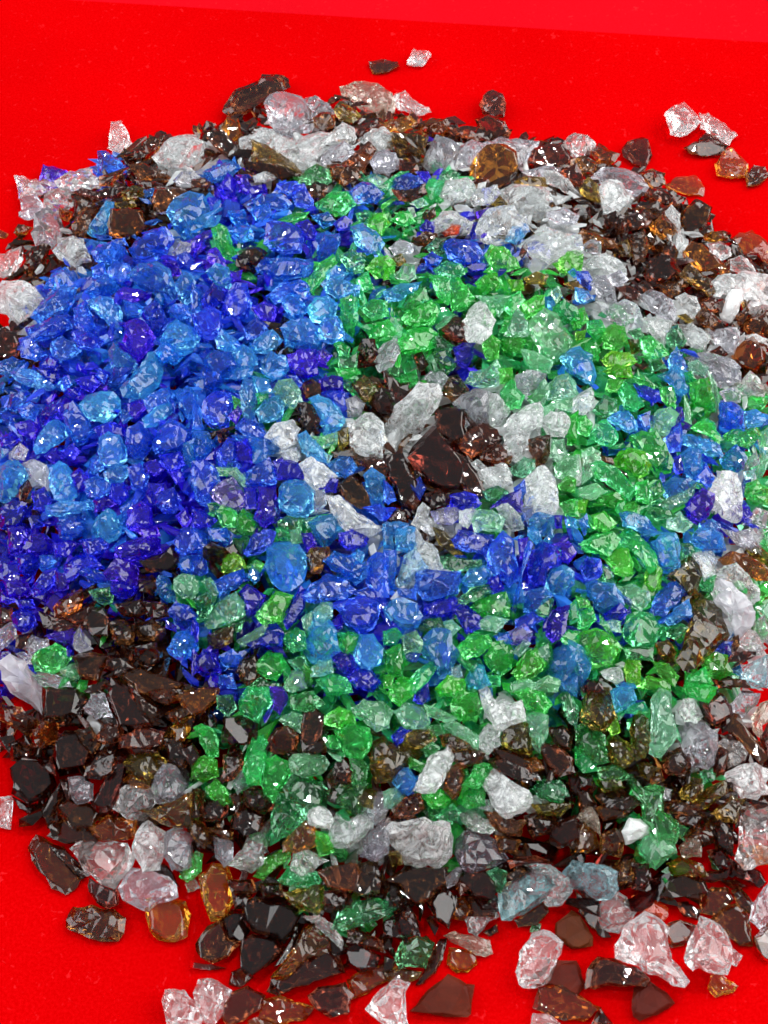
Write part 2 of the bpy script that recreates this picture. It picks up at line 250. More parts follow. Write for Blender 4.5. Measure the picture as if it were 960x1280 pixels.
# ------------------------------------------------------------------ the chips that can be told apart
DATA = '''
#0 60
c 55,42 56,38 60,37 63,40 66,49 60,53 54,50
b 49,52 53,52 58,55 62,60 50,62
k 20,66 22,59 28,60 33,62 34,65 28,69 22,66
c 28,66 35,62 44,60 49,65 50,70 37,72 30,70
c 8,64 15,66 24,66 28,69 22,73 10,75
v 10,75 18,74 21,78 20,84 12,84
c 22,74 28,70 35,72 36,80 30,83 22,81
d 61,54 68,50 74,45 81,46 80,50 74,57 65,58
c 77,56 82,47 88,43 97,43 103,47 102,54 97,63 88,64 79,60
v 87,66 91,62 96,62 102,66 95,69 89,68
d 65,59 72,58 80,61 86,65 80,66 70,66
d 50,64 57,62 63,60 60,64 56,69 50,69
n 37,72 42,70 48,72 58,69 64,70 62,74 50,75 42,74
n 36,74 42,73 47,78 46,84 38,86
o 61,72 66,69 71,70 72,75 66,77 62,76
o 57,77 66,76 68,79 60,81
b 72,71 78,70 79,73 73,75
n 68,66 78,67 85,70 84,73 74,72 70,69
d 78,70 90,70 95,73 90,80 80,82 76,77
#240 60
n 16,31 19,26 22,21 27,19 33,17 35,14 42,13 47,16 48,20 43,23 38,27 30,31 24,34 19,33
v 37,28 40,24 46,22 54,25 60,31 62,38 58,42 50,44 42,42 39,36
v 56,26 62,24 68,28 71,31 68,35 62,33 59,29
d 61,35 66,32 71,34 71,39 66,41 62,39
o 71,31 74,27 80,30 84,34 80,37 74,36
q 75,20 82,17 92,18 99,22 101,27 100,34 96,35 88,32 80,28 75,25
a 15,40 18,35 23,36 25,43 24,46 18,45
n 6,42 9,40 16,42 22,48 26,54 24,58 18,55 11,49
c 24,46 30,43 37,40 42,43 40,48 34,49 28,52 25,50
o 30,46 36,48 43,52 50,57 54,62 48,64 40,60 32,60 30,54
n 26,57 38,58 48,60 53,64 44,66 32,65 27,61
c 41,49 44,45 52,46 57,44 64,42 69,43 67,49 62,55 56,60 50,61 46,54 43,52
c 69,43 75,38 80,40 83,47 80,50 74,47 70,47
v 65,56 69,50 76,47 81,52 76,57 69,58 64,58
d 75,58 82,52 88,47 92,51 88,57 86,63 81,62
d 68,59 76,58 83,60 84,66 76,69 70,66
c 84,46 90,41 96,40 100,44 97,50 91,50 87,48
n 81,41 86,38 92,36 94,39 90,42 84,44
v 89,57 93,52 98,51 102,56 98,64 92,64
d 0,66 6,65 10,68 6,70 0,70
b 6,62 14,58 20,57 24,60 18,66 10,67
k 22,64 27,64 30,70 36,68 37,72 30,74 24,72
k 13,70 18,63 23,68 21,74 16,77
c 31,64 36,62 42,63 43,65 36,67 32,67
e 52,68 57,61 62,58 68,60 70,66 66,70 58,68
n 57,70 62,67 68,69 66,74 64,76 60,74
b 43,68 52,67 55,72 50,74 44,72
b 28,78 35,73 44,73 50,78 46,82 34,82
g 62,78 70,72 78,72 82,78 76,84 64,82
b 78,72 84,67 90,68 96,73 92,78 82,78
e 84,66 92,63 99,66 98,72 92,70
b 50,70 56,68 60,76 60,80 52,79
#480 60
c 12,6 15,1 22,2 23,4 19,9 12,8
d -7,7 0,6 6,7 7,9 2,12 -5,13
c 4,27 6,23 11,22 16,27 22,30 23,32 17,34 8,31
n 48,28 50,24 54,21 59,23 61,28 60,34 55,35 50,33
d 46,36 52,33 60,37 63,42 62,45 54,47 47,42
d 33,42 40,39 47,40 52,46 46,46 38,44
a -4,40 4,36 12,34 16,37 14,41 6,42
a 16,38 24,35 31,36 34,41 30,44 22,44 17,41
o 4,42 14,41 22,44 21,50 22,56 14,58 8,54 5,48
c 0,41 4,44 4,50 0,52 -5,50 -6,44
v 0,51 6,53 8,60 2,63 -4,60 -6,54
d 8,56 16,58 17,61 11,63 8,61
v 20,56 24,48 26,44 34,46 38,50 36,56 34,61 26,63 21,60
v 36,50 44,46 52,48 50,54 46,58 40,61 35,60
v 50,48 58,45 68,46 77,47 74,54 71,60 66,62 58,52
a 44,60 47,53 52,49 60,49 65,52 67,58 64,64 56,67 48,71 44,66
n 48,70 56,66 65,62 66,66 56,70 49,72
d 72,58 75,50 82,48 90,48 95,55 92,60 82,60 74,61
c 90,48 95,43 102,44 106,48 102,56 97,55
o 66,66 72,64 82,65 82,69 72,70 66,68
v 70,62 82,59 88,60 86,64 76,66
c 81,62 86,62 92,66 98,73 96,76 88,70 82,68
d 88,62 96,58 100,66 98,70 92,66
c 25,71 30,67 37,65 42,65 45,70 42,75 34,79 28,78
c 42,74 50,70 56,69 58,73 54,78 46,79
c 58,72 64,68 72,69 80,70 84,75 80,82 72,85 66,82 60,78
b 2,72 5,66 12,63 17,65 20,68 14,72 8,72
n 5,71 12,71 20,68 21,73 14,77 8,76
g 20,70 23,66 30,67 28,72 24,78 20,76
e 28,64 34,61 38,63 36,67 30,67
g 0,67 8,62 12,62 10,66 2,70
k 16,62 22,62 24,66 20,67
o 54,78 58,74 62,78 58,80
m 14,77 19,75 22,78 17,80
#720 60
c 44,34 48,30 54,28 59,32 62,37 58,42 52,45 48,43
c 62,33 66,33 74,38 80,43 76,48 72,46 63,40
n 55,50 60,47 68,46 75,49 72,53 64,54 58,53
d 62,46 65,43 70,43 75,49 72,51 68,46
a 70,58 74,52 78,50 82,55 86,58 85,64 77,65 71,64
d 85,64 89,59 94,60 96,64 92,68 86,69
d 23,51 26,47 33,45 36,46 38,54 34,60 28,58 24,54
a 8,52 12,48 16,51 21,53 19,57 15,59 11,57
d -2,56 4,54 11,58 8,63 2,63 -2,60
v 8,65 14,60 24,60 32,64 36,69 33,74 26,74 20,68 12,68
c 12,69 17,66 22,67 28,75 24,80 20,84 14,82 12,75
d 32,63 38,61 44,63 44,68 40,71 35,69
a 45,69 50,65 60,64 64,70 63,74 54,73 48,71
d 34,73 40,70 48,72 54,75 50,79 42,79
o 2,70 6,65 11,69 13,77 8,76 3,73
#0 260
s 43,11 49,3 53,-3 57,-2 55,8 52,14 46,14
v 10,2 16,0 22,0 20,4 14,6 10,4
v 16,12 18,3 24,0 29,4 32,12 28,17 26,20 18,19
c 27,22 31,16 36,14 41,16 45,26 38,29 30,26
c -4,24 2,23 10,20 11,26 6,34 -2,34
a 8,10 13,9 16,10 13,13 8,13
a 0,11 4,13 3,15 0,15
a 30,0 36,2 34,7 30,5
d 36,8 42,0 49,0 47,7 42,14 37,13
n 12,28 16,20 22,18 25,20 22,28 20,35 14,33
f -4,42 2,37 11,36 15,39 20,45 16,52 11,57 8,58 3,54 -4,50
n -4,64 2,60 8,63 10,68 9,74 2,76 -4,74
a 54,8 56,1 64,0 70,2 73,9 68,14 60,15 55,13
s 83,2 88,-4 94,-8 102,-6 104,0 106,8 102,14 96,18 90,13 86,8
b 65,20 70,15 76,11 82,10 86,16 83,24 76,27 68,26
v 86,22 90,17 96,18 95,22 88,25
b 46,22 50,18 56,17 62,20 64,25 56,28 48,27
b 54,30 58,27 64,28 66,34 60,38 55,35
s 64,33 70,28 78,27 84,31 88,40 87,46 80,44 74,42 68,38
k 59,42 62,40 70,41 75,43 74,46 66,47 61,45
b 43,42 47,36 53,34 58,36 60,41 54,44 46,45
b 22,40 26,33 32,30 38,34 40,38 36,42 28,42
b 16,54 22,46 30,40 37,40 37,46 34,52 26,54 20,58
b 13,60 20,58 28,54 34,54 36,60 30,64 22,66 15,66
s 44,47 50,44 56,46 60,50 61,62 56,60 50,54
b 37,50 43,46 46,54 48,60 42,62 37,58
k 62,58 68,55 72,57 78,65 74,72 69,76 64,72 62,66
b 72,50 78,46 82,52 84,58 79,65 74,58
s 80,66 84,59 88,56 96,60 100,66 96,72 90,74 84,72
b 78,72 83,66 92,74 88,78 80,77
b 10,66 15,64 20,70 24,74 18,76 11,74
b 25,68 31,64 38,68 40,72 34,76 28,78
b 36,62 44,62 52,66 48,71 40,70
s 54,72 57,67 62,72 68,77 68,82 56,82
s 70,80 74,73 78,72 81,80 80,88 72,88
k 20,78 24,74 29,76 28,82 22,84
b 0,77 6,75 12,77 11,82 4,84 -2,82
k 82,26 88,27 91,33 86,34
s 88,38 92,32 97,35 98,44 93,48 89,45
b 88,48 93,49 95,54 90,56 84,52
b 88,24 93,22 97,26 95,31 90,30
b 62,46 68,48 72,50 70,54 64,55
b 56,16 62,15 64,19 58,18
b 46,30 52,28 53,33 47,35
#240 260
g 10,11 14,8 18,11 20,17 22,24 18,28 13,20
n 23,24 28,20 34,20 37,23 32,28 26,29
k 8,22 12,20 16,26 18,30 12,30 8,26
s 0,6 6,3 14,4 12,9 4,10
k 0,16 6,12 11,11 10,17 4,22 0,21
b 18,12 24,8 30,10 30,16 24,17
b 36,18 38,8 46,7 54,10 58,15 54,22 46,23 40,21
k 52,8 58,6 62,12 61,16 56,15
g 43,6 50,3 58,2 56,5 48,7
k 71,8 76,4 80,7 78,11 73,11
s 80,10 85,8 92,12 96,18 93,22 87,23 82,18
b 62,22 66,14 74,13 73,20 70,26 64,30
g 58,36 64,28 70,24 72,28 66,36 60,42
b 32,30 37,25 48,25 56,26 60,28 58,34 48,36 38,35
b 38,44 44,38 54,36 60,40 58,46 50,44 42,48
b 45,48 49,44 54,44 57,52 54,55 49,55
e 74,24 80,21 86,26 85,32 78,32
s 65,38 70,35 78,37 84,39 83,44 75,46 68,43
s 58,50 62,45 68,44 73,48 71,54 66,58 60,57
s 62,62 66,56 73,54 76,62 76,67 70,68 64,66
g 74,46 79,44 83,46 83,56 80,66 76,64 74,54
s 45,60 50,56 58,55 63,60 65,68 60,70 53,70 47,68
g 71,68 75,67 79,70 78,75 74,74
n 83,72 86,66 91,66 93,73 89,78 84,77
e 73,74 78,75 83,72 82,82 74,82
s 28,70 34,64 40,61 45,66 42,71 36,73 31,72
s 34,76 40,72 46,74 49,80 46,84 36,84
k 48,74 54,71 62,71 63,78 58,84 50,82
s 20,72 26,68 31,72 33,78 26,82 21,78
s 12,66 15,61 22,66 24,69 18,72 13,70
b 14,52 18,42 22,38 27,38 30,46 28,54 22,56
k 5,46 11,38 17,42 17,48 10,50 6,50
s 7,32 12,28 18,30 20,36 18,41 12,38
b 0,54 8,50 14,52 15,60 10,66 4,64
k 30,50 36,47 42,50 41,56 34,56
b 26,60 32,55 37,60 34,64 28,66
s 30,52 33,54 36,60 33,59
n 36,57 44,58 46,66 42,66 40,60
b 6,76 11,71 20,73 24,78 22,86 10,86
b 0,38 4,42 4,50 0,52
k 19,33 25,31 24,36 20,37
b 28,0 38,-2 40,4 36,8 32,6
b 18,2 26,1 28,8 22,10
g 88,10 90,3 96,3 99,8 95,13
e 82,3 88,2 88,8 84,8
g 87,30 92,25 98,24 102,28 100,36 92,35
g 82,36 88,32 90,40 85,42
g 84,50 90,46 97,47 98,54 90,56
g 88,62 92,58 98,56 102,62 98,66 90,66
k 63,72 66,70 70,74 67,78 64,77
e 23,22 29,19 34,21 30,25
b 60,4 68,2 72,7 66,10
s 66,32 72,29 78,33 74,36 68,36
#480 260
g 4,6 8,2 13,2 15,7 10,9
n 21,2 25,0 26,4 22,7
k 18,10 21,6 26,8 25,12 20,12
c 12,0 15,0 16,4 14,5
c 24,8 30,2 36,2 44,7 42,13 34,15 26,12
r 29,12 33,8 38,9 37,13 31,14
k 46,2 52,0 52,4 47,5
c 46,11 50,4 57,0 64,0 70,4 72,11 66,17 58,18 50,17
s 61,16 64,10 69,9 70,14 66,18
c 68,18 74,14 82,10 90,12 98,14 99,22 92,26 84,30 76,28 70,24
v 82,2 90,0 97,4 95,8 88,8 82,5
b 30,18 34,15 40,16 46,18 50,24 51,28 46,30 40,28 33,26
k 40,29 46,27 52,28 50,31 42,32
b 20,25 24,22 29,25 27,28 22,29
g 50,24 54,19 60,20 66,25 68,30 62,32 54,31
e 21,20 26,15 31,16 30,22 25,24
d 15,16 20,12 26,13 26,17 20,19
v 3,20 8,16 14,18 14,22 6,24
o 4,25 9,23 11,27 7,29
m 5,34 10,28 15,29 16,35 10,38
g 0,29 4,29 4,34 0,36
s 0,42 8,38 18,37 16,41 8,46 2,47
e 9,50 14,43 20,40 22,46 18,48 12,52
g 25,31 31,27 38,28 40,33 34,36 28,35
g 23,34 28,34 33,36 33,44 32,48 27,44
g 33,36 38,35 45,45 42,49 34,52 33,44
g 46,38 50,34 56,33 57,40 53,43 48,43
g 50,32 54,29 58,30 55,34
o 70,35 76,32 82,34 80,38 72,38
m 46,44 54,44 64,44 62,48 57,54 52,50
f 39,58 43,51 48,47 52,50 55,56 53,63 48,67 42,67 41,63
n 29,61 34,56 40,58 42,62 40,67 34,66
k 35,70 40,68 45,68 44,75 41,80 37,78
g 9,55 16,50 24,46 27,52 25,58 18,59 11,58
m 26,59 30,55 35,53 32,58 27,61
g 6,67 12,61 20,60 27,63 26,69 20,72 12,73 8,72
m 0,60 6,56 9,60 8,65 0,65
v 0,68 6,65 8,72 4,79 -2,82 -6,76
n 15,74 19,72 22,78 18,82
e 21,76 27,71 33,72 36,79 30,84 24,82
m 60,64 63,55 67,50 72,57 73,63 66,66
m 72,60 75,54 80,51 86,53 90,60 94,66 92,70 86,77 84,78 79,74 76,68
s 88,75 93,71 98,70 104,74 106,82 104,88 98,86 92,82
g 49,68 54,64 58,67 57,75 52,76
g 58,66 66,64 71,66 68,72 60,72
m 69,71 76,72 84,76 82,82 74,82
g 69,48 76,44 80,44 80,50 74,54 71,56
g 60,50 64,44 68,42 70,46 64,54
m 83,42 87,39 89,44 86,48
g 85,50 90,46 96,50 98,56 90,58 86,54
l 85,28 92,22 99,23 98,32 90,33
s 92,32 95,30 97,33 95,35
o 90,38 96,36 100,40 94,41
g 60,56 64,54 63,62 58,62
e 22,66 28,64 35,69 32,72 26,71
l 62,36 69,36 70,41 64,42
#720 260
n 14,4 20,2 25,5 24,12 17,13
n 24,4 34,1 38,4 36,9 28,11
d 30,0 40,-3 46,0 44,6 38,8
a 37,9 43,4 48,7 51,11 46,16 40,14
c 45,3 48,0 52,4 52,12 54,22 52,30 50,22 51,12
d 52,4 60,-4 68,0 66,6 62,12 57,14 53,11
a 64,14 68,12 74,12 76,15 70,17 65,16
a 78,16 82,13 88,12 94,16 98,22 98,31 88,30 80,24
c 65,18 72,17 77,20 77,24 72,26 68,22
a 54,22 58,17 63,18 70,24 73,28 66,33 60,31 56,28
o 52,34 57,28 62,32 67,36 70,42 67,45 60,40
n 34,33 37,26 42,23 47,24 52,32 46,36 38,39
n 44,22 48,17 51,22 50,28 46,25
d 36,16 40,14 44,18 42,23 37,22
n 28,14 34,11 36,18 34,26 29,28 27,20
o 20,18 26,16 28,24 23,24
a 0,16 4,11 10,13 18,16 20,20 12,20 5,19
v 0,21 7,16 12,17 12,22 4,24
c 2,28 8,24 14,23 20,25 25,30 24,36 20,34 12,28 5,31
v 16,34 22,31 26,36 22,39 17,38
n 19,40 26,39 32,42 31,46 26,45
v 7,38 11,34 15,34 19,40 20,47 16,49 11,44
v 33,44 37,41 43,43 48,46 50,51 49,56 44,55 38,52 34,49
v 13,55 16,50 24,46 30,48 33,54 32,60 25,61 20,57
c 33,56 40,55 48,57 46,63 44,69 40,66 35,60
e 45,65 48,60 51,59 55,66 53,69 47,69
c 51,59 58,58 64,61 67,66 64,71 58,70 55,66
v 67,62 74,60 80,60 82,65 79,73 74,72 70,68
a 78,74 84,67 88,65 95,69 94,76 90,82 83,79
v 56,75 62,72 70,74 78,76 82,80 78,86 66,86 60,80
m 56,78 60,76 66,80 64,84 57,82
s 46,76 50,70 54,76 55,82 47,84
b 0,32 6,32 9,38 7,41 2,38
n 30,38 36,38 40,42 36,44
d 38,40 46,37 53,36 52,42 46,45
c 50,45 55,43 60,45 62,50 58,55 54,50
o 51,54 55,53 59,56 56,58
d 60,54 64,50 68,52 72,57 68,60 62,59
d 62,47 68,44 74,46 73,52 66,52
d 74,28 77,26 77,32 72,33
c 67,38 71,34 77,33 79,38 76,43 70,43
c 77,26 83,24 88,29 90,33 84,34 78,31
f 78,36 84,32 92,33 98,34 100,42 98,50 88,52 84,46 80,42
r 88,39 92,37 93,41 90,42
w 72,53 75,45 78,41 82,41 83,46 80,54 77,57 73,56
o 82,46 85,46 86,50 84,51
d 80,54 85,50 88,53 84,60 81,58
d 83,60 88,55 96,51 100,54 98,62 92,64 86,63
c 83,64 90,63 97,66 92,68
n 67,72 72,69 76,73 72,76
g 0,52 4,50 6,56 2,60 -2,58
g 6,57 12,56 15,62 10,66 6,62
g 12,62 18,58 24,60 26,68 20,72 14,70
e 26,62 32,60 34,64 30,66
o 26,66 31,66 32,71 28,73
g 32,66 37,64 42,68 46,73 40,76 34,73
l 13,76 18,72 26,72 30,77 24,80 16,79
g 4,68 10,66 12,72 8,76 4,74
e 36,76 42,75 45,80 38,82
l 0,62 5,61 4,66 0,66
s 0,40 6,42 9,46 4,48 0,46
#0 460
s 5,2 9,0 16,1 23,5 27,9 26,11 20,11 14,9 8,6
k 18,0 28,0 29,6 26,8 22,4
s 40,18 44,14 50,12 56,12 60,16 60,22 57,25 52,27 46,26 42,22
s 61,10 66,4 72,-2 78,-6 81,2 80,8 75,13 69,16 63,14
s 17,40 19,34 24,28 28,26 33,29 34,34 29,38 23,42 19,43
b 32,24 36,17 40,20 44,26 47,32 43,37 38,38 34,32
s 72,25 78,20 85,17 88,20 84,24 78,29 73,29
b 76,38 80,30 85,25 90,28 95,32 94,38 90,41 82,42 78,42
b 63,38 64,30 69,28 74,31 77,36 75,41 71,45 66,44
s 49,42 50,35 54,32 60,34 63,40 63,46 60,49 54,50 50,47
s 52,52 58,49 63,49 64,54 61,57 56,58 53,56
b 45,46 50,44 52,50 47,53 44,52
s 0,50 4,47 9,47 14,52 13,56 9,62 5,67 0,66
v 12,48 17,46 23,49 25,54 24,61 18,57 14,53
s 25,50 30,47 34,49 38,57 38,64 34,67 28,65 25,60
b 9,20 15,17 20,20 17,26 11,24
k 19,24 24,18 30,16 32,22 28,28 22,28
b 5,14 10,12 13,16 8,22 4,20
k 8,28 15,26 20,30 17,36 10,33
k 0,36 6,32 10,36 6,40 0,40
s 0,38 4,38 5,42 0,46
v 6,42 10,38 14,41 12,46 7,45
k 30,42 36,38 40,42 37,46 32,44
k 22,44 28,40 32,45 27,48
b 72,16 78,12 84,10 87,14 82,18 75,22
b 88,12 94,9 99,14 99,22 94,26 90,20
k 64,18 70,16 73,20 68,25 65,23
b 60,24 64,22 66,25 62,28
k 47,30 56,27 62,30 62,34 56,32 50,34
b 57,0 66,0 62,6 58,10 54,8
b 50,0 54,4 52,8 48,4
k 38,6 46,4 50,8 46,12 41,10
k 34,10 40,10 40,14 35,15
k 72,48 78,46 82,50 78,54 73,53
k 80,44 90,42 92,48 86,52 82,49
s 92,38 97,36 98,46 96,50 92,46
b 64,50 70,48 74,54 72,62 66,60
k 84,52 90,50 92,56 88,58
b 42,57 48,54 55,57 56,62 50,66 44,64
k 56,58 62,58 64,64 60,68 55,65
k 74,58 82,58 80,66 76,68
b 80,62 87,60 90,66 88,72 82,72 78,68
k 64,72 70,67 76,70 76,78 70,82 64,80
s 23,69 30,67 40,67 47,66 47,71 38,72 30,74 24,74
s 46,80 49,74 54,70 58,73 61,80 58,86 50,88
b 29,78 34,73 42,74 43,80 38,84 30,84
k 0,70 6,67 13,68 13,76 8,82 0,80
k 47,66 54,65 58,68 54,70 48,72
n 10,60 14,56 16,60 13,66 10,66
k 16,62 22,60 26,66 22,72 17,70
b 60,70 66,66 64,74 62,78
k 35,54 40,50 44,54 44,60 39,62
b 29,8 33,4 36,8 32,12
k 88,74 93,70 96,76 92,80
k 14,74 20,74 22,79 16,80
#240 460
b 6,0 16,0 16,10 10,13 6,10
s 16,0 30,0 29,4 22,6 17,5
s 34,0 48,0 46,4 41,6 36,3
k 50,0 62,0 63,3 57,5 52,4
s 24,12 26,6 30,6 32,12 32,20 31,27 27,28 25,22
b 6,16 12,12 19,13 21,18 18,26 18,31 10,29 5,24
s 32,22 36,16 44,14 46,18 45,24 40,27 34,27
m 41,12 43,6 50,6 54,12 55,17 50,20 44,18
s 59,16 63,14 69,16 73,20 77,26 72,32 66,33 64,26
b 64,13 70,11 76,12 77,20 74,22 70,16
k 64,6 70,4 75,5 75,11 68,12 64,10
n 53,18 57,17 61,20 64,26 63,32 58,33 54,27
f 37,34 42,28 50,26 54,30 52,38 46,42 44,40
c 44,42 52,40 54,44 52,49 47,46
f 54,48 60,45 66,48 72,54 66,60 61,61 57,56
s 53,34 57,32 62,36 67,43 67,47 61,46 55,42
t 66,42 70,44 68,48
b 22,30 26,25 31,27 37,33 34,36 26,33
b 20,34 28,34 38,36 44,34 44,42 36,44
s 30,38 36,36 38,42 36,48 31,47
k 22,38 27,35 30,40 30,47 26,49 22,45
b 13,42 18,36 22,36 22,46 26,50 18,50 14,48
b 28,52 33,48 38,45 42,50 42,58 34,60 27,58
k 41,47 48,46 54,48 57,52 55,56 48,56 42,56
s 43,60 48,56 56,57 61,62 62,68 58,74 50,74 44,70
h 9,62 14,57 20,55 26,61 27,67 24,71 16,70 11,66
m 13,50 22,50 27,56 26,60 20,54 14,54
b 0,47 8,47 13,52 14,58 9,64 9,69 4,68 0,60
k 33,60 42,60 43,68 44,76 36,80 31,75 33,68
k 26,60 32,60 32,70 27,70
k 64,60 70,55 73,56 72,62 66,62
v 61,62 66,61 67,68 63,72 61,70
f 67,64 74,64 80,70 86,74 94,80 88,84 78,82 74,78 70,72
s 68,74 74,72 75,80 70,84 62,82 64,78
n 73,58 80,54 85,58 88,64 89,70 84,70 77,66
c 78,28 83,25 90,23 95,28 97,36 94,44 90,45 84,43 79,38
b 68,48 74,44 79,44 82,50 78,55 72,54
s 86,54 90,50 96,54 98,62 95,66 92,70 88,64
b 86,70 94,68 100,76 94,76
n 82,46 90,44 98,46 102,52 96,54 88,50
n 70,42 80,40 82,44 74,46
o 73,32 78,30 78,38 74,41
o 80,8 86,4 92,6 96,10 92,16 86,17
n 90,14 95,10 100,12 102,22 96,26 90,22
v 77,16 82,14 86,18 84,24 78,24
n 55,8 60,6 64,8 64,14 57,15
n 12,32 18,30 18,36 14,37
b 0,31 8,32 11,38 8,44 4,47 0,46
k 6,46 12,40 12,48
m 60,34 66,34 73,32 72,38 66,40
g 32,13 38,12 38,16 33,18
g 20,14 24,16 24,22 21,20
k 18,24 23,19 25,22 22,28
b 0,14 4,20 6,30 0,30
s 30,4 38,6 40,12 34,14
b 46,4 52,4 55,8 52,10
k 0,70 6,72 12,76 8,80 0,80
g 12,72 16,69 22,72 22,80 16,80
g 22,74 26,71 31,74 35,79 30,84 22,82
e 43,77 48,74 55,76 54,82 44,82
m 56,76 64,74 66,78 58,80
e 8,68 13,68 12,73 9,72
g 72,0 82,0 84,3 78,5 74,4
e 76,6 82,6 80,12 76,10
#480 460
f 17,8 22,7 27,9 29,14 26,20 22,26 18,31 14,36 10,41 6,43 0,43 -4,40 -2,32 3,25 5,19 11,14
v 19,6 23,2 28,1 32,5 30,9 24,7
n 30,9 33,5 38,6 42,11 39,15 34,16 30,13
m 40,8 44,2 52,0 56,-4 60,2 58,8 54,10 46,9
v 35,18 39,14 46,11 51,12 52,18 52,28 46,30 41,29 41,21 36,20
c 52,13 56,13 61,18 63,22 58,28 54,30 52,26
n 26,22 33,20 40,21 40,28 40,34 34,38 28,32 26,28
d 40,34 44,30 50,28 56,31 58,36 52,40 46,43 43,45 38,40
d 48,44 52,39 58,38 61,42 60,47 56,48 50,46
a 60,44 64,44 63,48 58,47
n 12,44 18,36 26,28 30,36 36,42 42,48 40,54 42,60 36,60 28,60 22,56 16,50
n 36,42 42,46 46,52 50,60 49,64 42,62 38,58 36,52
n 0,44 10,44 12,50 16,56 18,66 14,72 8,68 6,60 2,54
a 10,68 15,62 18,67 15,71
c 43,48 47,46 52,50 60,48 63,52 64,58 58,60 52,58 48,54
c 60,34 66,30 72,34 72,40 70,48 64,46 60,40
f 62,26 70,20 78,17 80,24 78,30 70,32 62,31
f 78,26 84,22 91,22 93,28 90,35 82,33
m 72,16 78,8 80,6 83,10 80,18 76,18
m 82,10 86,4 92,3 96,8 97,13 92,15 82,16
v 66,4 74,1 81,3 80,8 75,12 71,15 67,10
g 58,12 64,6 70,14 68,20 60,22
g 56,0 64,0 64,6 58,8
n 72,36 78,34 83,34 83,42 80,48 76,50 74,44
e 64,50 70,45 75,46 75,50 70,55 64,53
f 70,58 75,52 79,49 84,54 87,62 86,70 82,74 76,72 71,68
m 84,36 90,36 92,44 88,48 83,44
m 85,50 90,44 97,44 97,54 90,56 86,54
g 87,58 92,54 96,56 95,62 89,61
g 88,68 93,66 97,66 97,74 91,74
b 65,60 70,56 71,62 69,66 66,64
k 54,70 60,64 68,61 69,68 68,72 60,68
k 32,64 40,62 46,64 48,68 42,71 34,70
n 20,64 27,60 34,62 32,68 24,70
b 12,58 18,55 21,60 18,66
e 50,62 56,59 62,62 58,66 52,66
v 24,72 30,70 36,70 38,74 34,78 26,78
c 17,70 20,68 23,70 22,74 30,80 24,84 14,78
n 2,76 7,70 11,72 12,77 6,78
b 0,56 4,60 6,66 2,68 0,66
b 0,70 6,70 2,76 0,76
s 0,78 6,76 12,78 10,84 0,84
m 42,74 48,71 54,71 60,76 58,82 46,82
c 38,72 44,70 46,72 42,80 38,78
c 56,70 62,68 68,74 70,80 64,82 58,76
v 68,70 74,69 76,74 72,78
s 73,76 77,72 84,74 85,80 80,84 73,82
k 85,74 89,74 89,80 86,80
s 92,74 96,76 96,80 91,80
m 80,20 86,16 94,15 94,22 86,20 81,24
g 92,26 97,22 97,38 92,38
g 8,4 16,1 17,7 13,10 8,7
e 2,0 8,0 7,4 3,3
n 0,2 4,4 8,8 13,7 13,14 8,16 4,22 0,25
#720 460
c -2,14 4,12 8,10 9,16 8,20 4,23 -2,22
g 20,10 24,6 29,12 34,18 30,22 24,20
l 14,2 20,-2 27,0 28,5 20,5
g 16,6 24,6 20,12 15,11
e 8,22 14,14 20,16 20,22 14,24
g 28,4 34,4 40,9 38,12 32,9
k 29,8 35,9 41,12 42,16 38,17 32,14
g 42,10 48,9 50,16 47,20 43,16
s 40,4 46,2 50,-2 54,4 56,12 52,14 46,8
g 57,8 62,6 66,5 69,14 69,22 62,22 58,18
m 66,2 70,8 72,16 70,22 68,14
v 67,0 72,-4 82,2 82,6 78,8 72,10 68,6
c 80,10 84,4 87,1 92,6 95,12 94,15 86,16 81,14
v 72,12 78,10 82,14 82,17 75,17
g 83,16 88,14 94,15 95,18 88,20
b 72,18 78,17 83,20 84,30 78,31 72,30
s 83,22 90,21 96,24 92,29 86,30
s 16,26 20,22 26,22 30,27 30,31 26,32 20,29
g 6,34 10,28 15,26 20,31 21,36 18,39 12,38
g 0,26 5,24 8,28 6,34 0,32
m 37,28 41,21 47,20 51,23 49,28 46,34 41,34 37,32
b 31,24 37,22 37,30 34,31
k 50,20 53,20 54,26 50,30 47,32
b 43,36 48,32 52,28 53,36 52,41 47,42
s 53,32 60,34 66,36 71,38 73,44 66,44 58,40 53,38
g 27,34 33,32 40,32 44,38 48,46 47,52 40,54 36,46 30,40
l 19,46 22,42 28,40 34,42 37,48 36,53 32,55 26,52 20,50
g 7,48 13,47 20,50 26,56 30,62 26,66 18,60 10,55
m 3,42 8,40 12,42 12,48 8,54 3,58
c 0,44 2,44 3,52 2,58 0,58
s 51,44 57,40 63,42 63,50 60,56 54,52
b 59,54 65,48 69,55 65,60 61,58
k 48,46 52,44 54,52 50,53
s 43,58 48,55 56,55 60,57 56,62 50,66 44,66
m 41,68 48,64 56,60 60,57 58,64 54,68 48,70
k 54,70 58,64 63,60 69,64 69,68 66,74 62,78 57,76
f 67,62 71,56 74,52 80,53 82,58 83,68 82,76 78,77 73,74 68,70
b 72,46 76,42 80,39 85,44 84,50 80,52 74,50
g 58,30 62,27 68,28 72,34 71,38 66,34
g 74,34 80,30 84,32 90,30 92,34 86,40 80,38
m 91,34 97,30 97,46 94,52 90,56 92,44
g 85,58 90,56 96,60 96,68 88,68 84,63
k 82,72 86,70 88,73 84,77
v 84,78 90,70 95,72 95,80
v 85,46 90,42 92,48 86,50
t 84,52 90,50 89,55 85,56
m 2,60 10,58 14,62 8,66 2,64
g 10,64 20,62 24,66 18,70 12,68
g 24,68 29,67 32,70 28,74 24,72
l 0,66 6,66 4,72 0,72
